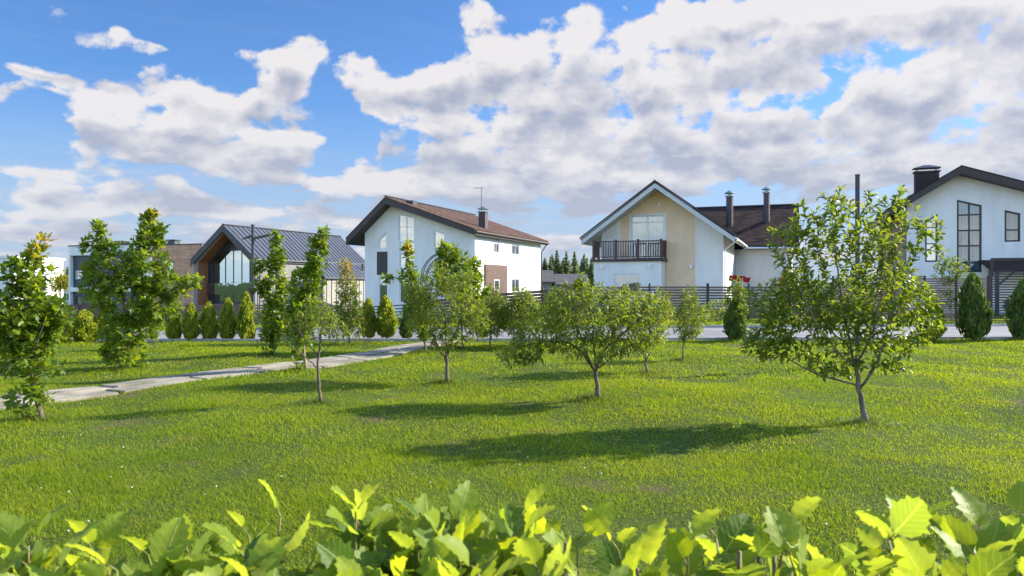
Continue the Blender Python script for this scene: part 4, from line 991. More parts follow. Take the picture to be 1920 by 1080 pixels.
# the spreading narrow-leaved tree in the middle
make_tree('peach_tree', 'broad central tree with drooping narrow leaves, its crown sweeping low to the left', 'tree', (1121, 749),
  [L((1121,749,0),(1119,720,0),(1117,697,0), root=True, r=(.034,.028), **{'from': .9}),
   L((1117,700,0),(1098,668,.05),(1070,640,.1),(1010,640,.15),(965,655,.2), r=(.020,.006)), L((1117,697,0),(1125,660,0),(1150,640,-.1),(1195,600,-.2),(1210,560,-.2), r=(.018,.006)),
   L((1110,690,0),(1090,640,-.2),(1070,580,-.3),(1050,540,-.3), r=(.016,.005)), L((1118,695,0),(1115,630,.15),(1108,570,.2),(1100,540,.2), r=(.014,.005)), L((1122,690,0),(1165,655,.2),(1220,640,.3),(1235,600,.3), r=(.012,.005))],
  [(1110,590,105,55,88), (1040,600,65,52,44), (985,650,42,32,26), (955,668,24,20,8), (1190,610,60,55,48), (1090,548,60,22,18), (1092,530,12,18,3), (1170,560,55,28,20), (1110,650,90,28,26), (1055,545,15,16,4),(1230,585,28,40,10)],
  'peach', 21, PG, leaf=.10, spacing=.022, shoot=.30, young_top=.45, upw=.5, droop=.35)
make_tree('peach_tree', 'rounded narrow-leaved tree with a bare lower trunk, in front of the garden arch', 'tree', (840, 719),
  [L((840,719,0),(838,690,0),(837,660,0), root=True, r=(.030,.024), **{'from': .9}),
   L((837,680,0),(822,650,0),(800,600,.1),(790,540,.1), r=(.016,.005)), L((838,668,0),(852,635,0),(868,590,-.1),(880,540,-.1), r=(.016,.005)), L((837,665,0),(836,600,-.2),(830,540,-.3), r=(.014,.005)), L((838,660,0),(880,620,.3),(900,590,.3), r=(.010,.004))],
  [(835,575,72,62,100), (785,560,36,48,30), (890,590,32,44,26), (845,530,52,32,22), (815,510,30,24,8), (840,635,55,18,16), (775,600,22,30,8),(870,520,20,16,5)],
  'peach', 22, PG, leaf=.098, spacing=.022, shoot=.30, young_top=.45, upw=.5, droop=.3)
make_tree('peach_tree', 'narrow-leaved tree with forked stem half hidden behind the broad central tree', 'tree', (1215, 703),
  [L((1215,703,0),(1210,675,0), root=True, r=(.020,.017)), L((1211,680,0),(1203,650,0),(1190,600,.1), r=(.012,.004)), L((1211,678,0),(1228,645,0),(1240,590,-.1), r=(.012,.004)), L((1211,676,0),(1215,620,.1),(1215,570,.1), r=(.011,.004))],
  [(1215,600,50,52,70), (1235,570,30,35,20), (1190,580,34,36,20), (1210,640,42,18,10)], 'peach', 23, PG, leaf=.105, spacing=.026, shoot=.3, young_top=.7, upw=.5, droop=.3)
make_tree('peach_tree', 'small upright tree with a thin straight stem to the right of the broad central tree', 'tree', (1280, 677),
  [L((1280,677,0),(1281,640,0),(1290,600,0),(1294,560,0), root=True, r=(.018,.006), **{'from': .5}), L((1281,636,0),(1270,600,.1), r=(.01,.004)), L((1281,636,0),(1310,600,-.1), r=(.01,.004))],
  [(1296,595,33,42,70), (1294,555,18,22,14), (1285,625,26,14,8)], 'peach', 24, PG, leaf=.105, spacing=.028, shoot=.28, young_top=.3, upw=.6)
make_tree('cherry_tree', 'small sparse tree with bare spreading lower branches and a slightly bent trunk beside the path', 'tree', (603, 758),
  [L((603,758,0),(597,720,0),(596,680,0),(600,650,0),(602,620,0), root=True, r=(.024,.012), **{'from': .75}),
   L((596,692,0),(575,672,.1),(548,655,.15),(525,632,.2), r=(.010,.004)), L((598,668,0),(575,640,-.1),(560,612,-.1), r=(.009,.004)), L((599,665,0),(622,645,.1),(640,628,.1), r=(.009,.004)), L((600,650,0),(600,600,.1),(596,570,.1), r=(.009,.003))],
  [(598,602,42,32,40), (592,570,26,20,10), (640,620,20,14,6), (560,605,20,18,7), (530,636,14,10,3)], 'peach', 31, PG, leaf=.085, spacing=.034, shoot=.22, young_top=.5, upw=.5, r0=.02)
# maples
make_tree('maple_tree', 'young maple with reddish tip standing at the left edge in front of the path', 'tree', (82, 790),
  [L((82,790,0),(66,740,0),(57,690,0),(50,620,.05),(55,540,.05),(72,470,0),(78,440,0), root=True, r=(.030,.006), **{'from': .2}), L((57,690,0),(30,640,.2),(10,590,.2), r=(.013,.004)), L((56,680,0),(90,640,-.2),(105,600,-.2), r=(.012,.004)), L((52,640,0),(40,560,-.25),(35,520,-.25), r=(.012,.004))],
  [(48,600,58,72,98), (15,620,36,60,34), (88,600,26,45,22), (55,520,42,42,32), (65,478,17,22,9), (45,680,60,26,15), (62,745,38,30,13), (100,680,24,20,5), (80,447,7,7,2), (130,590,12,12,3)],
  'maple', 41, PG, leaf=.108, spacing=.075, shoot=.36, young_z=1.95, upw=.3)
make_tree('maple_tree', 'tall young maple splitting into two leafy spires, beyond the slab path on the left', 'tree', (243, 692),
  [L((243,692,0),(242,650,0),(240,600,0), root=True, r=(.045,.035), **{'from': .2}), L((240,610,0),(228,560,.1),(205,500,.1),(190,430,.1), r=(.030,.007)), L((240,605,0),(258,540,-.1),(280,470,-.1),(285,405,-.1), r=(.030,.007)),
   L((242,600,0),(300,560,.2),(350,530,.2), r=(.018,.005)), L((240,620,0),(220,580,-.4),(200,520,-.5), r=(.018,.005))],
  [(240,565,66,58,92), (280,490,38,60,50), (283,430,22,38,24), (200,500,46,50,46), (188,445,18,34,14), (160,455,9,16,4), (240,625,58,36,36), (235,672,46,18,12), (320,530,42,30,22), (365,530,25,14,5), (300,580,40,30,18),(205,660,22,12,5), (180,415,7,9,2),(287,396,8,6,2),(165,520,18,30,7)],
  'maple', 42, PG, leaf=.13, spacing=.09, shoot=.45, young_z=2.95, upw=.35)
make_tree('maple_tree', 'slim columnar maple just right of the black lamp post', 'tree', (512, 668),
  [L((512,668,0),(514,600,0),(518,520,0),(520,450,0), root=True, r=(.03,.006), **{'from': .12})],
  [(515,600,30,50,46), (512,540,26,45,36), (520,475,16,34,18), (490,520,12,40,8), (520,445,7,10,3), (480,500,8,20,4), (500,640,18,20,8)],
  'maple', 43, PG, leaf=.13, spacing=.09, shoot=.36, young_z=3.3, upw=.4)
make_tree('maple_tree', 'slim leaning maple with a pale trunk at the edge of the slab path', 'tree', (573, 697),
  [L((573,697,0),(569,650,0),(570,590,0),(582,520,0),(600,450,0), root=True, r=(.034,.006), **{'from': .25})],
  [(568,590,34,42,44), (575,530,28,35,30), (595,480,22,38,24), (606,438,8,13,4), (560,560,25,30,12), (565,640,25,20,8), (560,685,14,8,3)],
  'maple', 44, PG, leaf=.125, spacing=.085, shoot=.36, young_z=2.9, upw=.4, bark=mat('yellowish_bark', (.30, .24, .12), .8, (.18, .14, .08), 8))
make_tree('ash_tree', 'narrow yellow-tipped tree between the barn house and the white house', 'tree', (655, 645),
  [L((655,645,0),(654,600,0),(652,540,0),(648,490,0), root=True, r=(.022,.005), **{'from': .12})],
  [(655,585,28,45,66), (652,535,22,35,36), (648,498,12,20,9), (665,620,20,18,8), (640,590,16,30,8)], 'ash', 45, PG, leaf=.16, spacing=.035, shoot=.34, young_top=.6, young_z=1.5, upw=.4)
make_tree('maple_tree', 'rusty-tipped slender maple rising behind the rounded narrow-leaved tree', 'tree', (799, 662),
  [L((799,662,0),(790,600,0),(775,540,0),(763,460,0), root=True, r=(.022,.005), **{'from': .2})],
  [(764,470,9,20,9), (770,515,16,24,13), (780,560,22,34,22), (792,610,20,30,14), (728,522,14,8,3)], 'maple', 46, PG, leaf=.14, spacing=.085, shoot=.30, young_z=2.25, upw=.4)
make_tree('maple_tree', 'dense maple whose round head fills the garden arch', 'tree', (868, 655),
  [L((868,655,0),(865,600,0),(860,530,0),(850,465,0), root=True, r=(.032,.007), **{'from': .3})],
  [(860,520,46,50,76), (845,475,26,26,24), (895,540,25,42,24), (840,520,30,36,18), (825,490,20,14,7), (893,490,16,12,4)], 'maple', 47, PG, leaf=.13, spacing=.085, shoot=.38, upw=.4)
make_tree('maple_tree', 'tiny maple sapling to the right of the two-spired maple', 'tree', (290, 657),
  [L((290,657,0),(289,625,0),(290,590,0), root=True, r=(.014,.004), **{'from': .4})], [(290,612,18,24,22), (292,590,9,12,5)], 'maple', 48, PG, leaf=.13, spacing=.08, shoot=.25, upw=.4)
# narrow-leaved shrubby trees near the lane
for i, (px, py, top, w, lab, kd, n) in enumerate([
    (920, 652, 535, 44, 'bushy narrow-leaved tree against the dense brown fence, left one of a close pair', 'peach', 130), (978, 655, 535, 44, 'bushy narrow-leaved tree against the dense brown fence, right one of a close pair', 'peach', 130),
    (1380, 640, 512, 26, 'leafy young shoots rising from a dark conifer in front of the red cloth', 'plum', 44), (1745, 640, 545, 24, 'slender leafy tree at the lane, right behind the largest tree', 'plum', 50),
    (1035, 650, 545, 34, 'low narrow-leaved tree behind the left sweep of the broad central tree', 'peach', 70)]):
    h = py - top
    make_tree('peach_tree' if kd == 'peach' else 'plum_tree', lab, 'tree', (px, py), [L((px,py,0),(px-2,py-h*.3,0),(px+2,top+h*.2,0), root=True, r=(.022,.006), **{'from': .2}), L((px,py-h*.2,0),(px-w*.6,py-h*.5,.1), r=(.01,.004)), L((px,py-h*.2,0),(px+w*.6,py-h*.5,-.1), r=(.01,.004))],
      [(px, py-h*.5, w, h*.32, n), (px, py-h*.8, w*.5, h*.2, n*.25), (px+w*.3, py-h*.65, w*.6, h*.2, n*.25)], kd, 60 + i, PG, leaf=.11, spacing=.028, shoot=.3, young_top=.5, upw=.5)
# shrub behind the fence at the right
make_tree('apple_tree', 'pale-leaved young fruit tree behind the woven brown fence, in front of the white house', 'tree', (1784, 604),
  [L((1784,604,0),(1782,560,0),(1780,500,0), root=True, r=(.03,.008), **{'from': .2})], [(1778,510,28,30,34), (1765,490,10,18,7), (1798,500,18,24,12), (1780,550,34,40,20)], 'plum', 71, None, leaf=.14, spacing=.05, shoot=.4, upw=.5)
print('leaves', COUNT)

# ---- conifers (thuja): many short upright sprays over an egg-shaped body
M_THUJA = leaf_mat('thuja_spray', (.130, .185, .012), (.215, .260, .018), (.38, .38, .03), .45, rough=.6)
M_THUJAD = leaf_mat('dark_thuja_spray', (.042, .085, .014), (.075, .125, .018), (.19, .23, .03), .28, rough=.6)
def thuja_mesh(seed, h, w, n, size, m, prof=1.0, lump=.16):
    rng = np.random.default_rng(seed)
    u = rng.uniform(0, 1, n) ** .85; a = rng.uniform(0, 2 * math.pi, n)
    rad = w / 2 * np.clip((u + .12) * 3.2, 0, 1) ** .6 * np.clip(1 - u ** (2.3 / prof), 0, 1) ** .62 * (1 + lump * np.sin(a * 3 + u * 9 + seed) + lump * np.sin(a * 5 - u * 14 + seed * 2))
    q = 1 - rng.uniform(0, 1, n) ** 2 * .45; rad = rad * q
    stray = rng.uniform(0, 1, n) < .05; rad = rad * np.where(stray, 1.18, 1.0)
    O = np.c_[rad * np.cos(a), rad * np.sin(a), u * (h - size * .6) + .02]
    out = np.c_[np.cos(a), np.sin(a), np.zeros(n)]
    D = out * rng.uniform(.05, .65, (n, 1)) * (1 - u * .7)[:, None] + np.array([0, 0, 1.0]) + rng.normal(0, .22, (n, 3))
    Nn = out + rng.normal(0, .7, (n, 3))
    T = np.array([(0, 0, 0), (-.16, .35, .03), (.16, .35, .03), (-.22, .75, -.02), (.0, .62, .04), (.22, .75, -.02), (0, 1.05, -.06)]); Fc = [(0, 2, 4, 1), (1, 4, 3), (2, 5, 4), (4, 6, 3), (4, 5, 6)]
    v = inst(T, O, D, Nn, size * rng.uniform(.6, 1.3, n) * (1 - .35 * u))
    return v, Fc, n, len(T), rng.uniform(0, 1, n) ** 3 * .6 + .4 * (u ** 4) * rng.uniform(0, 1, n), m
TH = {}
def thuja(px, py, top, w, label, dark=False, group='conifers along the lane', prof=1.0, var=0):
    g = ground(px, py); sc = g.y / F; h = (py - top) * sc; wd = w * sc * (.70 if dark else .84)
    key = (dark, prof, var)
    if key not in TH:
        r = thing('thuja', label, 'conifer', g, 0, group)
        v, Fc, n, nv, yg, m = thuja_mesh(7 + 13 * var + (5 if dark else 0), 1.0, .4, 3200, .10, M_THUJAD if dark else M_THUJA, prof)
        np_mesh('crown', v, Fc, n, nv, m, r, {'young': yg})
        mb = MB(); mb.tube([(0, 0, -.1), (.01, 0, .4), (0, .01, .85)], [.03, .018, .004], 7); mb.build('trunk', BARK, r)
        TH[key] = r
    else:
        r = copy_tree(TH[key]); r['label'] = label; r['group'] = group
    r.location = g; r.scale = (wd / .4, wd / .4, h); r.rotation_euler = (math.sin(px * 1.3) * .035, math.cos(px * 2.1) * .035, px * .7)
    TREE_BASES.append((g.x, g.y, wd * .6))
for (px, py, top, w, lab, dk, pf, vr) in [
    (113, 645, 590, 44, 'small round conifer half behind the left maple', False, .8, 0), (160, 643, 582, 48, 'broad yellow-green conifer in front of the solid brown fence, with ragged split top', False, .8, 1),
    (200, 641, 572, 38, 'conifer partly hidden by the left side of the two-spired maple', False, 1, 2),
    (326, 641, 570, 28, 'narrow conifer, first to the right of the maple sapling', False, 1, 0), (357, 641, 570, 29, 'narrow conifer, second to the right of the maple sapling', False, 1, 1),
    (393, 640, 566, 33, 'plump bright conifer, second to the left of the lamp-side conifer', False, 1, 2), (427, 640, 560, 31, 'bright conifer with slim tip, just left of the lamp-side conifer', False, 1.1, 3),
    (461, 640, 549, 33, 'taller conifer touching the black lamp post', False, 1.1, 0), (508, 638, 575, 30, 'conifer hidden behind the slim columnar maple', True, 1, 1), (546, 638, 580, 30, 'dark conifer between the two slim maples', True, 1, 0),
    (690, 636, 560, 32, 'conifer just right of the yellow-tipped narrow tree', False, 1, 2), (726, 636, 556, 38, 'plump conifer in front of the black rail fence', False, 1, 1), (762, 637, 580, 30, 'dark conifer left of the garden arch', True, 1, 1),
    (905, 636, 565, 32, 'dark conifer right of the garden arch', True, 1, 0), (1378, 640, 560, 48, 'dark conifer below the red cloth with leafy shoots in front', True, .8, 0), (1742, 642, 560, 46, 'conifer behind the right side of the largest tree', False, .9, 3),
    (1828, 640, 514, 62, 'dark egg-shaped conifer in front of the woven brown fence', True, .85, 1), (1917, 638, 524, 60, 'dark egg-shaped conifer cut by the right edge', True, .85, 0)]:
    thuja(px, py, top, w, lab, dk, prof=pf, var=vr)

# ---- low planting between lane and fences
def ground_shrub(px, y, w, h, label, seed):
    x = (px - HX) / F * y; g = Vector((x, y, float(gz(x, y)))); rng = np.random.default_rng(seed); n = 700
    r = thing('shrub', label, 'shrub', g, 0, 'low shrubs at the foot of the fences')
    a = rng.uniform(0, 6.28, n); q = rng.uniform(.2, 1, n) ** .5; zz = rng.uniform(0, 1, n); rr = w / 2 * q * np.sqrt(1 - .7 * zz ** 2)
    O = np.c_[rr * np.cos(a), rr * np.sin(a), zz * h]; D = np.c_[np.cos(a), np.sin(a), rng.uniform(.2, 1.4, n)] + rng.normal(0, .3, (n, 3)); N_ = rng.normal(0, .6, (n, 3)) + np.array([0, 0, 1.0])
    np_mesh('leaves', inst(T_PLUM[0], O, D, N_, rng.uniform(.06, .11, n)), T_PLUM[1], n, len(T_PLUM[0]), M_PLUM, r, {'young': rng.uniform(0, 1, n) ** 4})
    mb = MB(); rr_ = random.Random(seed)
    for k in range(7): a_ = k * .9; mb.tube([(0, 0, -.05), (w * .2 * math.cos(a_), w * .2 * math.sin(a_), h * .5), (w * .4 * math.cos(a_), w * .4 * math.sin(a_), h * .9)], [.012, .008, .003], 5)
    mb.build('stems', BARK, r)
for i, (px, y, w, h, lab) in enumerate([(372, 46, 1.6, 1.0, 'loose shrub at the fence between the narrow conifers'), (478, 45, 1.6, 1.1, 'loose shrub at the dark slatted fence right of the lamp post'), (600, 43.5, 1.8, 1.0, 'loose shrub at the fence behind the sparse small tree'),
    (1345, 32.5, 1.3, .9, 'loose shrub at the fence left of the dark conifer'), (1450, 32, 1.4, 1.0, 'loose shrub at the fence behind the left side of the largest tree'), (745, 40.5, 1.6, .9, 'loose shrub below the black rail fence')]):
    ground_shrub(px, y, w, h, lab, 90 + i)

# ---- far spruce wood
def spruce_wood():
    rng = np.random.default_rng(5); O = []; D = []; N_ = []; S = []; W = []
    spots = []
    for rowy in (300, 318, 336):
        x0, x1 = (rowy * (760 - HX) / F, rowy * (1330 - HX) / F); x = x0
        while x < x1: spots.append((x, rowy + rng.uniform(-6, 6), rng.uniform(10, 14.5) * (1 + .10 * math.sin(x * .11)))); x += rng.uniform(1.2, 3.2)
    x = 300 * (-200 - HX) / F
    while x < 300 * (250 - HX) / F: spots.append((x, 300 + rng.uniform(-6, 6), rng.uniform(8, 10))); x += rng.uniform(3, 6)
    for (x, y, h) in spots:
        z0 = -1.1; k = int(h * 20); t = rng.uniform(0, 1, k) ** .8; a = rng.uniform(0, 6.28, k); rad = (1 - t) ** .8 * h * .24 + .12
        O.append(np.c_[np.full(k, x), np.full(k, y), z0 + t * h + .5]); D.append(np.c_[np.cos(a), np.sin(a), rng.uniform(-.5, .1, k)])
        N_.append(np.c_[rng.normal(0, .3, k), rng.normal(0, .3, k), np.ones(k)]); S.append(rad * rng.uniform(.7, 1.4, k)); W.append(np.full(k, 1.0) * rng.uniform(.6, 1.4, k))
        O.append(np.array([[x, y, z0 + h * .55]])); D.append(np.array([[0, 0, 1.0]])); N_.append(np.array([[0, -1.0, 0]])); S.append(np.array([h * .5])); W.append(np.array([.5]))
    O = np.concatenate(O); D = np.concatenate(D); N_ = np.concatenate(N_); S = np.concatenate(S); W = np.concatenate(W)
    T = np.array([(0, 0, 0), (-.5, .55, -.05), (.5, .55, -.05), (0, 1, -.15)])
    m = leaf_mat('hazed_spruce_needles', (.105, .150, .080), (.14, .185, .095), (.16, .20, .10), .35, rough=.8)  # needle colours lightened to stand for haze over the distance
    o = np_mesh('forest', inst(T, O, D, N_, S, W), [(0, 2, 3, 1)], len(O), 4, m, None, {'young': rng.uniform(0, .6, len(O))})
    props(o, 'far spruce wood seen between the white house and the balcony house', 'forest', kind='stuff')
spruce_wood()
def garden_tree(px, y, top, w, label, seed, m=M_MAPLE):
    x = (px - HX) / F * y; z = float(gz(x, y)); g = Vector((x, y, z)); h = CAMZ - (top - HY) / F * y - z; wd = w / F * y; rng = np.random.default_rng(seed); n = 1500
    r = thing('garden_tree', label, 'tree', g, 0)
    c = rng.normal(0, 1, (9, 3)); c /= np.linalg.norm(c, axis=1, keepdims=True); c = c * np.array([wd * .3, wd * .3, h * .2]) + np.array([0, 0, h * .62]); k = rng.integers(0, 9, n)
    u = rng.normal(0, 1, (n, 3)); u /= np.linalg.norm(u, axis=1, keepdims=True); O = c[k] + u * np.array([wd * .24, wd * .24, h * .18]) * rng.uniform(.5, 1, (n, 1))
    np_mesh('crown', inst(T_PLUM[0], O, u + rng.normal(0, .5, (n, 3)), rng.normal(0, .5, (n, 3)) + np.array([0, 0, 1.0]), rng.uniform(.18, .3, n)), T_PLUM[1], n, len(T_PLUM[0]), m, r, {'young': rng.uniform(0, 1, n) ** 3})
    mb = MB(); mb.tube([(0, 0, -.1), (0, 0, h * .4), (0, 0, h * .8)], [.12, .08, .03], 8)
    for cc in c: mb.tube([(0, 0, h * .35), tuple(cc * .6 + np.array([0, 0, h * .22])), tuple(cc)], [.05, .03, .01], 5)
    mb.build('trunk', BARK, r)
garden_tree(113, 96, 500, 34, 'reddish-topped garden tree left of the navy flat-roofed house', 3)
garden_tree(80, 100, 512, 30, 'dark garden tree beyond the left maple', 4)
garden_tree(22, 92, 520, 40, 'garden tree at the left edge beyond the fence', 5)
garden_tree(1480, 47, 505, 34, 'garden tree behind the fence, seen through the largest tree', 6)
garden_tree(1905, 36, 560, 26, 'dark bush beyond the driveway gate', 7)
garden_tree(1086, 60, 522, 18, 'small garden tree left of the balcony house wall', 8)

# ---- foreground hedge of big lobed leaves
def haw_tmpl():
    ny, nx = 12, 4; v = []; uv = []
    for i in range(ny + 1):
        y = i / ny; w = .40 * math.sin(math.pi * min(1, y ** .80)) ** .70 * (1 - .25 * y) if 0 < i < ny else 0.0
        for k in range(nx + 1):
            s = (k / nx - .5) * 2; ww = w
            if abs(s) > .9: ww = w * (1.0 + (.13 if i % 2 else -.10)) * (1 + .10 * math.sin(i * 1.6))
            x = s * ww; v.append((x, y + (abs(s) ** 2) * (.035 if i % 2 else .0), abs(x) * .42 - .30 * (y - .3) ** 2 - .5 * x * x + .012 * math.sin(i * 2.1 + k)))
            uv.append((x, y))
    f = [(i * (nx + 1) + k, i * (nx + 1) + k + 1, (i + 1) * (nx + 1) + k + 1, (i + 1) * (nx + 1) + k) for i in range(ny) for k in range(nx)]
    return np.array(v), f, np.array(uv)
T_HAW = haw_tmpl()
M_HAW = leaf_mat('hedge_leaf', (.030, .095, .010), (.185, .255, .012), (.30, .36, .03), .48, (2.3, 2.0, .6), rough=.50, veins=True, spec=.28)
M_STEM = mat('hedge_stem', (.13, .085, .05), .6, (.20, .15, .05), 30)
M_GSTEM = mat('green_shoot', (.16, .19, .04), .55, (.22, .16, .05), 30)
def hedge_plant(x, y, w, dpt, top, n_shoot, seed, label, extra=()):
    rng = np.random.default_rng(seed); g = Vector((x, y, float(gz(x, y)))); r = thing('hawthorn_shrub', label, 'shrub', g, 0, 'shrubs of the clipped hedge in the foreground')
    O, D, N_, S, Y = [], [], [], [], []; st = MB(); gs = MB()
    stems = []
    for k in range(10):
        a = rng.uniform(-w / 2, w / 2) * .8; b = rng.uniform(-dpt / 2, dpt / 2) * .8; zt = top - rng.uniform(.10, .2)
        pts = [(a * .4, b * .4, -.05), (a * .7, b * .6, zt * .45), (a, b, zt)]; st.tube(pts, [.013, .009, .005], 6); stems.append(np.array(pts[2]))
    sh = [(rng.uniform(-w / 2, w / 2), rng.uniform(-dpt / 2, dpt / 2), top + rng.normal(-.026, .024), rng.uniform(.10, .2)) for _ in range(n_shoot)] + list(extra)
    for (a, b, zt, ln) in sh:
        s0 = stems[int(np.argmin([abs(q[0] - a) + abs(q[1] - b) for q in stems]))]
        tip = np.array([a, b, zt]); root = np.array([a * .92 + s0[0] * .08 + rng.normal(0, .02), b + rng.normal(0, .02), zt - ln])
        P = bez(root, (root + tip) / 2 + rng.normal(0, .012, 3), tip, 6)
        gs.tube([tuple(p) for p in P], list(np.linspace(.0028, .0014, 6)), 5)
        st.tube([tuple(s0 - np.array([0, 0, .12])), tuple((s0 + root) / 2 - np.array([0, 0, .03])), tuple(root)], [.004, .0035, .0028], 5)
        nl = rng.integers(4, 8); ph = rng.uniform(0, 6.28)
        for i in range(nl):
            f = .15 + .85 * i / (nl - 1); q = f * 5; j = min(int(q), 4); pos = P[j] + (P[j + 1] - P[j]) * (q - j)
            aa = ph + i * 2.4; D_ = np.array([math.cos(aa), math.sin(aa), rng.uniform(.15, .9) + f * .7]); D_ /= np.linalg.norm(D_)
            s_ = rng.uniform(.040, .094) * (1 - .22 * f); pet = pos + D_ * .016
            gs.tube([tuple(pos), tuple(pet)], [.0012, .001], 4)
            O.append(pet); D.append(D_); N_.append(np.array([0, 0, 1.0]) + rng.normal(0, .5, 3)); S.append(s_); Y.append(min(1, max(0, f ** 2 * rng.uniform(.1, 1.1))))
    for k in range(7):      # bare cut stubs standing among the leaves
        a = rng.uniform(-w / 2, w / 2); b = rng.uniform(-dpt / 2, dpt / 2); s0 = stems[int(np.argmin([abs(q[0] - a) for q in stems]))]; zt = top + rng.uniform(-.06, .012)
        st.tube([tuple(s0 - np.array([0, 0, .15])), (a, b, zt - .10), (a + rng.normal(0, .006), b, zt)], [.0045, .0038, .0030], 6)
    # inner and lower foliage down the face of the hedge
    for k in range(int(260 * w)):
        p = np.array([rng.uniform(-w / 2, w / 2), rng.uniform(-dpt / 2, dpt / 2), rng.uniform(.35, 1) ** .6 * (top - .09)]); a = rng.uniform(0, 6.28)
        O.append(p); D.append(np.array([math.cos(a), math.sin(a), rng.uniform(-.2, .9)])); N_.append(np.array([0, 0, 1.0]) + rng.normal(0, .5, 3)); S.append(rng.uniform(.04, .075)); Y.append(rng.uniform(0, .25))
    b_ = len(st.v); st.v += gs.v; st.f += [tuple(b_ + q for q in f_) for f_ in gs.f]; st.mi += [1] * len(gs.f); st.build('stems', [M_STEM, M_GSTEM], r, smooth=True)
    np_mesh('leaves', inst(T_HAW[0], np.array(O), np.array(D), np.array(N_), np.array(S)), T_HAW[1], len(O), len(T_HAW[0]), M_HAW, r, {'young': np.array(Y) * .8}, T_HAW[2], smooth=True)
for i, (x, w, top, n, lab) in enumerate([
    (-.86, .30, 1.332, 46, 'hedge shrub running out of the picture at the left edge'), (-.56, .32, 1.330, 56, 'bright hedge shrub in the lower left corner of the lawn view'), (-.26, .30, 1.316, 48, 'hedge shrub with a tall single shoot, left of the middle'),
    (-.02, .26, 1.318, 44, 'dense dark-leaved hedge shrub at the bottom middle'), (.20, .20, 1.294, 15, 'thin hedge shrub with one large upright leaf, right of the middle'), (.42, .24, 1.302, 22, 'hedge shrub on the right before a bare gap'),
    (.64, .22, 1.302, 18, 'hedge shrub with one large glowing leaf, near the right edge'), (.87, .26, 1.300, 22, 'hedge shrub running out of the picture at the right edge')]):
    ex = []
    if i == 2: ex = [(.04, .12, 1.365, .14)]
    hedge_plant(x, .93, w, .40, top, n, 200 + i, lab, ex)

# ---- grass
def grass_mat():
    m = bpy.data.materials.new('grass_blades'); m.use_nodes = True; N = NT(m.node_tree); p = N.n['Principled BSDF']; out = N.n['Material Output']
    p.inputs['Roughness'].default_value = .7; p.inputs['Specular IOR Level'].default_value = .12
    geo = N.new('ShaderNodeNewGeometry'); tc = N.new('ShaderNodeTexCoord'); o = tc.outputs['Object']; at = N.new('ShaderNodeAttribute'); at.attribute_name = 'young'
    c = N.mix(geo.outputs['Random Per Island'], (.155, .225, .004), (.265, .330, .008))
    c = N.mix(N.sm(N.noise(o, .5, 5, .65), .44, .64), c, N.mix(1.0, c, (.60, .76, .9), 'MULTIPLY'))
    c = N.mix(N.sm(N.noise(o, 1.6, 4, .6), .54, .74, 0, .55), c, (.26, .25, .04))
    c = N.mix(N.sm(N.noise(o, .28, 3, .6), .45, .65, 0, .5), c, (.135, .225, .008))
    c = N.mix(at.outputs['Fac'], c, (.30, .27, .09))
    N.link(c, p.inputs['Base Color'])
    tr = N.new('ShaderNodeBsdfTranslucent'); N.link(N.mix(1.0, c, (1.9, 1.75, .6), 'MULTIPLY'), tr.inputs[0])
    mx = N.new('ShaderNodeMixShader'); mx.inputs[0].default_value = .45
    N.link(p.outputs[0], mx.inputs[1]); N.link(tr.outputs[0], mx.inputs[2]); N.link(mx.outputs[0], out.inputs[0])
    return m
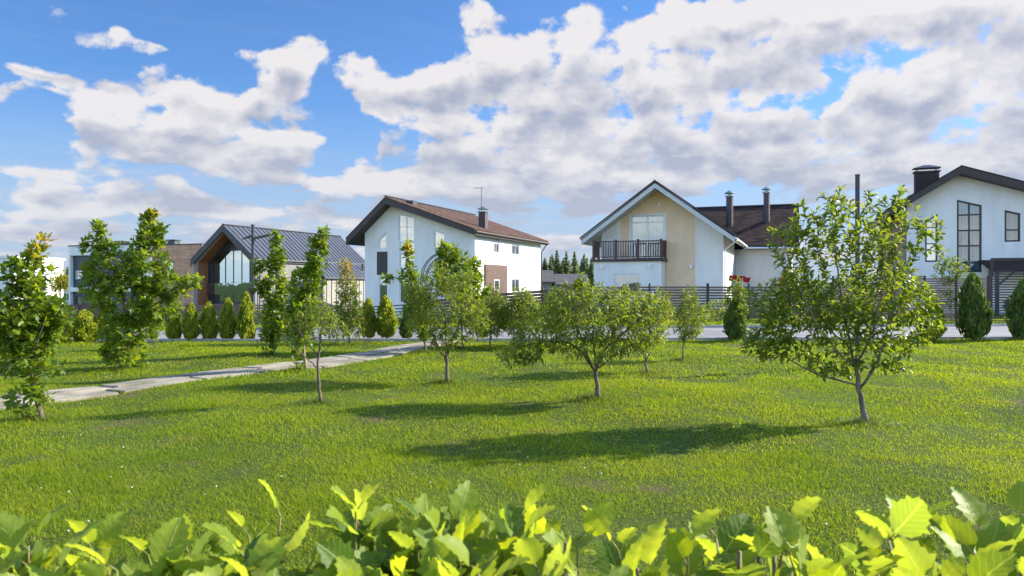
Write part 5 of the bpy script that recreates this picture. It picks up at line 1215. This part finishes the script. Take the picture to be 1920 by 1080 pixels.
def grass():
    rng = np.random.default_rng(77); m = grass_mat()
    T = np.array([(-.5, 0, 0), (.5, 0, 0), (-.38, .5, .10), (.38, .5, .10), (0, 1, .42)]); Fc = [(0, 1, 3, 2), (2, 3, 4)]
    def field(name, label, y0, y1, dens, hmin, hmax, wid, edge=.80, nearfn=None, farfn=None, keep=None):
        A = edge * (y1 ** 2 - y0 ** 2) + 3 * (y1 - y0); n = int(A * dens)
        y = np.sqrt(rng.uniform(y0 ** 2, y1 ** 2, n)); x = rng.uniform(-1, 1, n) * (edge * y + 1.0)
        # clumping: patches where the turf is thinner or taller
        f = np.sin(x * 1.9 + 1.3 * np.sin(y * .9)) * np.sin(y * 1.6 + 1.1 * np.sin(x * 1.3)) + .6 * np.sin(x * 5.1 + y * 2.2) * np.sin(y * 4.4 - x * 2.9)
        k = rng.uniform(0, 1, n) < (.72 + .28 * f) * (1 - .75 * np.clip(np.sin(x * .83 + 2.1 * np.sin(y * .7 + 1)) * np.sin(y * 1.9 + 1.7 * np.sin(x * 2.1)) * 3.0 - 1.9, 0, 1)) * np.where((np.abs(x - .95) < .55 + .2 * np.sin(y * 9)) & (y < 5.4), .25, 1)
        k &= path_dist(x, y) > PW / 2 - .01 + .06 * np.sin(x * 7) * np.sin(y * 9)
        if nearfn is not None: k &= (y > nearfn(x)) & (y < farfn(x))
        if keep is not None: k &= keep(x, y)
        x, y, f = x[k], y[k], f[k]; n = len(x)
        h = rng.uniform(hmin, hmax, n) * (1 + .28 * f); far = np.zeros(n)
        for (bx, by, br) in TREE_BASES:
            d = np.hypot(x - bx, y - by); h = h * (1 + .9 * np.exp(-(d / (br + .12)) ** 2))
        pe = path_dist(x, y); h = h * (1 + .5 * np.exp(-((pe - PW / 2) / .10) ** 2))
        a = rng.uniform(0, 6.28, n); D = np.c_[np.cos(a) * .35, np.sin(a) * .35, np.ones(n)] * 1.0 + rng.normal(0, .22, (n, 3)); D[:, 2] = np.abs(D[:, 2])
        Nn = np.c_[np.cos(a), np.sin(a), np.zeros(n)] + rng.normal(0, .3, (n, 3))
        O = np.c_[x, y, gz(x, y) - .005]
        v = inst(T, O, D, Nn, h, wid * rng.uniform(.7, 1.3, n) * (1 + y / 26.0))
        yg = rng.uniform(0, 1, n) ** 6
        o = np_mesh(name, v, Fc, n, 5, m, None, {'young': yg}); props(o, label, 'grass', kind='stuff'); print(name, n)
    field('grass', 'short bright green lawn grass nearest the hedge', 3.3, 7.5, 6400, .018, .052, .0034)
    field('grass', 'lawn grass around the young trees in the middle of the lawn', 7.5, 13, 2500, .022, .052, .0050)
    field('grass', 'lawn grass at the far side of the lawn up to the lane', 13, 24, 900, .025, .060, .0085, nearfn=lambda x: 0 * x, farfn=lambda x: road_near(x) - .10)
    field('grass', 'grass verge between the lane and the fences', 26, 47, 110, .05, .10, .02, edge=.82, nearfn=lambda x: road_far(x) + .12, farfn=lambda x: 0 * x + 60)
    # grass creeping over the joints of the slabs
    n = 5200; t = rng.uniform(0, 1, n); tot = sum((b - a).length for a, b in zip(PATH_PTS[:-1], PATH_PTS[1:])); X = []; Yv = []
    for i in range(n):
        s_ = t[i] * tot
        if rng.uniform() < .55: o = rng.normal(0, .025)
        else: s_ = round(s_ / 1.4) * 1.4 + rng.normal(0, .03); s_ = min(max(s_, 0), tot - .01); o = rng.uniform(-PW / 2, PW / 2)
        p, d = path_at(min(s_, tot - .001)); X.append(p.x - d.y * o); Yv.append(p.y + d.x * o)
    X = np.array(X); Yv = np.array(Yv); k = np.sin(X * 4.1) * np.sin(Yv * 3.3) > -.35; X, Yv = X[k], Yv[k]; n = len(X); a = rng.uniform(0, 6.28, n)
    v = inst(T, np.c_[X, Yv, gz(X, Yv) - .0], np.c_[np.cos(a), np.sin(a), np.ones(n) * 1.2], np.c_[np.cos(a), np.sin(a), np.zeros(n)], rng.uniform(.04, .075, n), rng.uniform(.006, .012, n))
    props(np_mesh('grass', v, Fc, n, 5, m, None, {'young': rng.uniform(0, .4, n)}), 'grass tufts growing in the joints of the slab path', 'grass', kind='stuff')
    # longer, darker grass round the trunks, where the mower does not reach
    X, Yv, Hh = [], [], []
    for i, (bx, by, br) in enumerate(TREE_BASES):
        if by > 19: continue
        n = int(rng.uniform(350, 750)); r_ = np.abs(rng.normal(0, .20, n)); a = rng.uniform(0, 6.28, n)
        X.append(bx + r_ * np.cos(a) * 1.7 - .08); Yv.append(by + r_ * np.sin(a)); Hh.append(rng.uniform(.09, .19, n) * np.exp(-r_ * 1.8))
    X, Yv, Hh = np.concatenate(X), np.concatenate(Yv), np.concatenate(Hh); n = len(X); a = rng.uniform(0, 6.28, n)
    md = leaf_mat('tuft_blades', (.060, .110, .030), (.095, .150, .035), (.2, .2, .06), .35, rough=.6, spec=.2)
    v = inst(T, np.c_[X, Yv, gz(X, Yv) - .005], np.c_[np.cos(a) * .5, np.sin(a) * .5, np.ones(n)], np.c_[np.cos(a), np.sin(a), np.zeros(n)], Hh, rng.uniform(.005, .009, n))
    props(np_mesh('grass_tufts', v, Fc, n, 5, md, None, {'young': rng.uniform(0, .5, n)}), 'longer darker grass tufts around the feet of the young trees', 'grass', kind='stuff')
    # clover heads
    n = 900; y = np.sqrt(rng.uniform(16, 21 ** 2, n)); x = rng.uniform(-.75, .75, n) * y; f = np.sin(x * .9 + 1) * np.sin(y * 1.1 + .5 * x); k = (f > .0) & (path_dist(x, y) > .8); x, y = x[k], y[k]; n = len(x)
    T2 = np.array([(0, 0, .6), (.5, 0, 0), (0, .5, 0), (-.5, 0, 0), (0, -.5, 0), (0, 0, -.4)]); F2 = [(0, 1, 2), (0, 2, 3), (0, 3, 4), (0, 4, 1), (5, 2, 1), (5, 3, 2), (5, 4, 3), (5, 1, 4)]
    v = inst(T2, np.c_[x, y, gz(x, y) + rng.uniform(.05, .07, n)], rng.normal(0, 1, (n, 3)), rng.normal(0, 1, (n, 3)), rng.uniform(.010, .018, n))
    props(np_mesh('clover_flowers', v, F2, n, 6, mat('clover_white', (.72, .70, .62), .8), None), 'tiny white clover heads scattered in the lawn', 'flowers', kind='stuff')
grass()
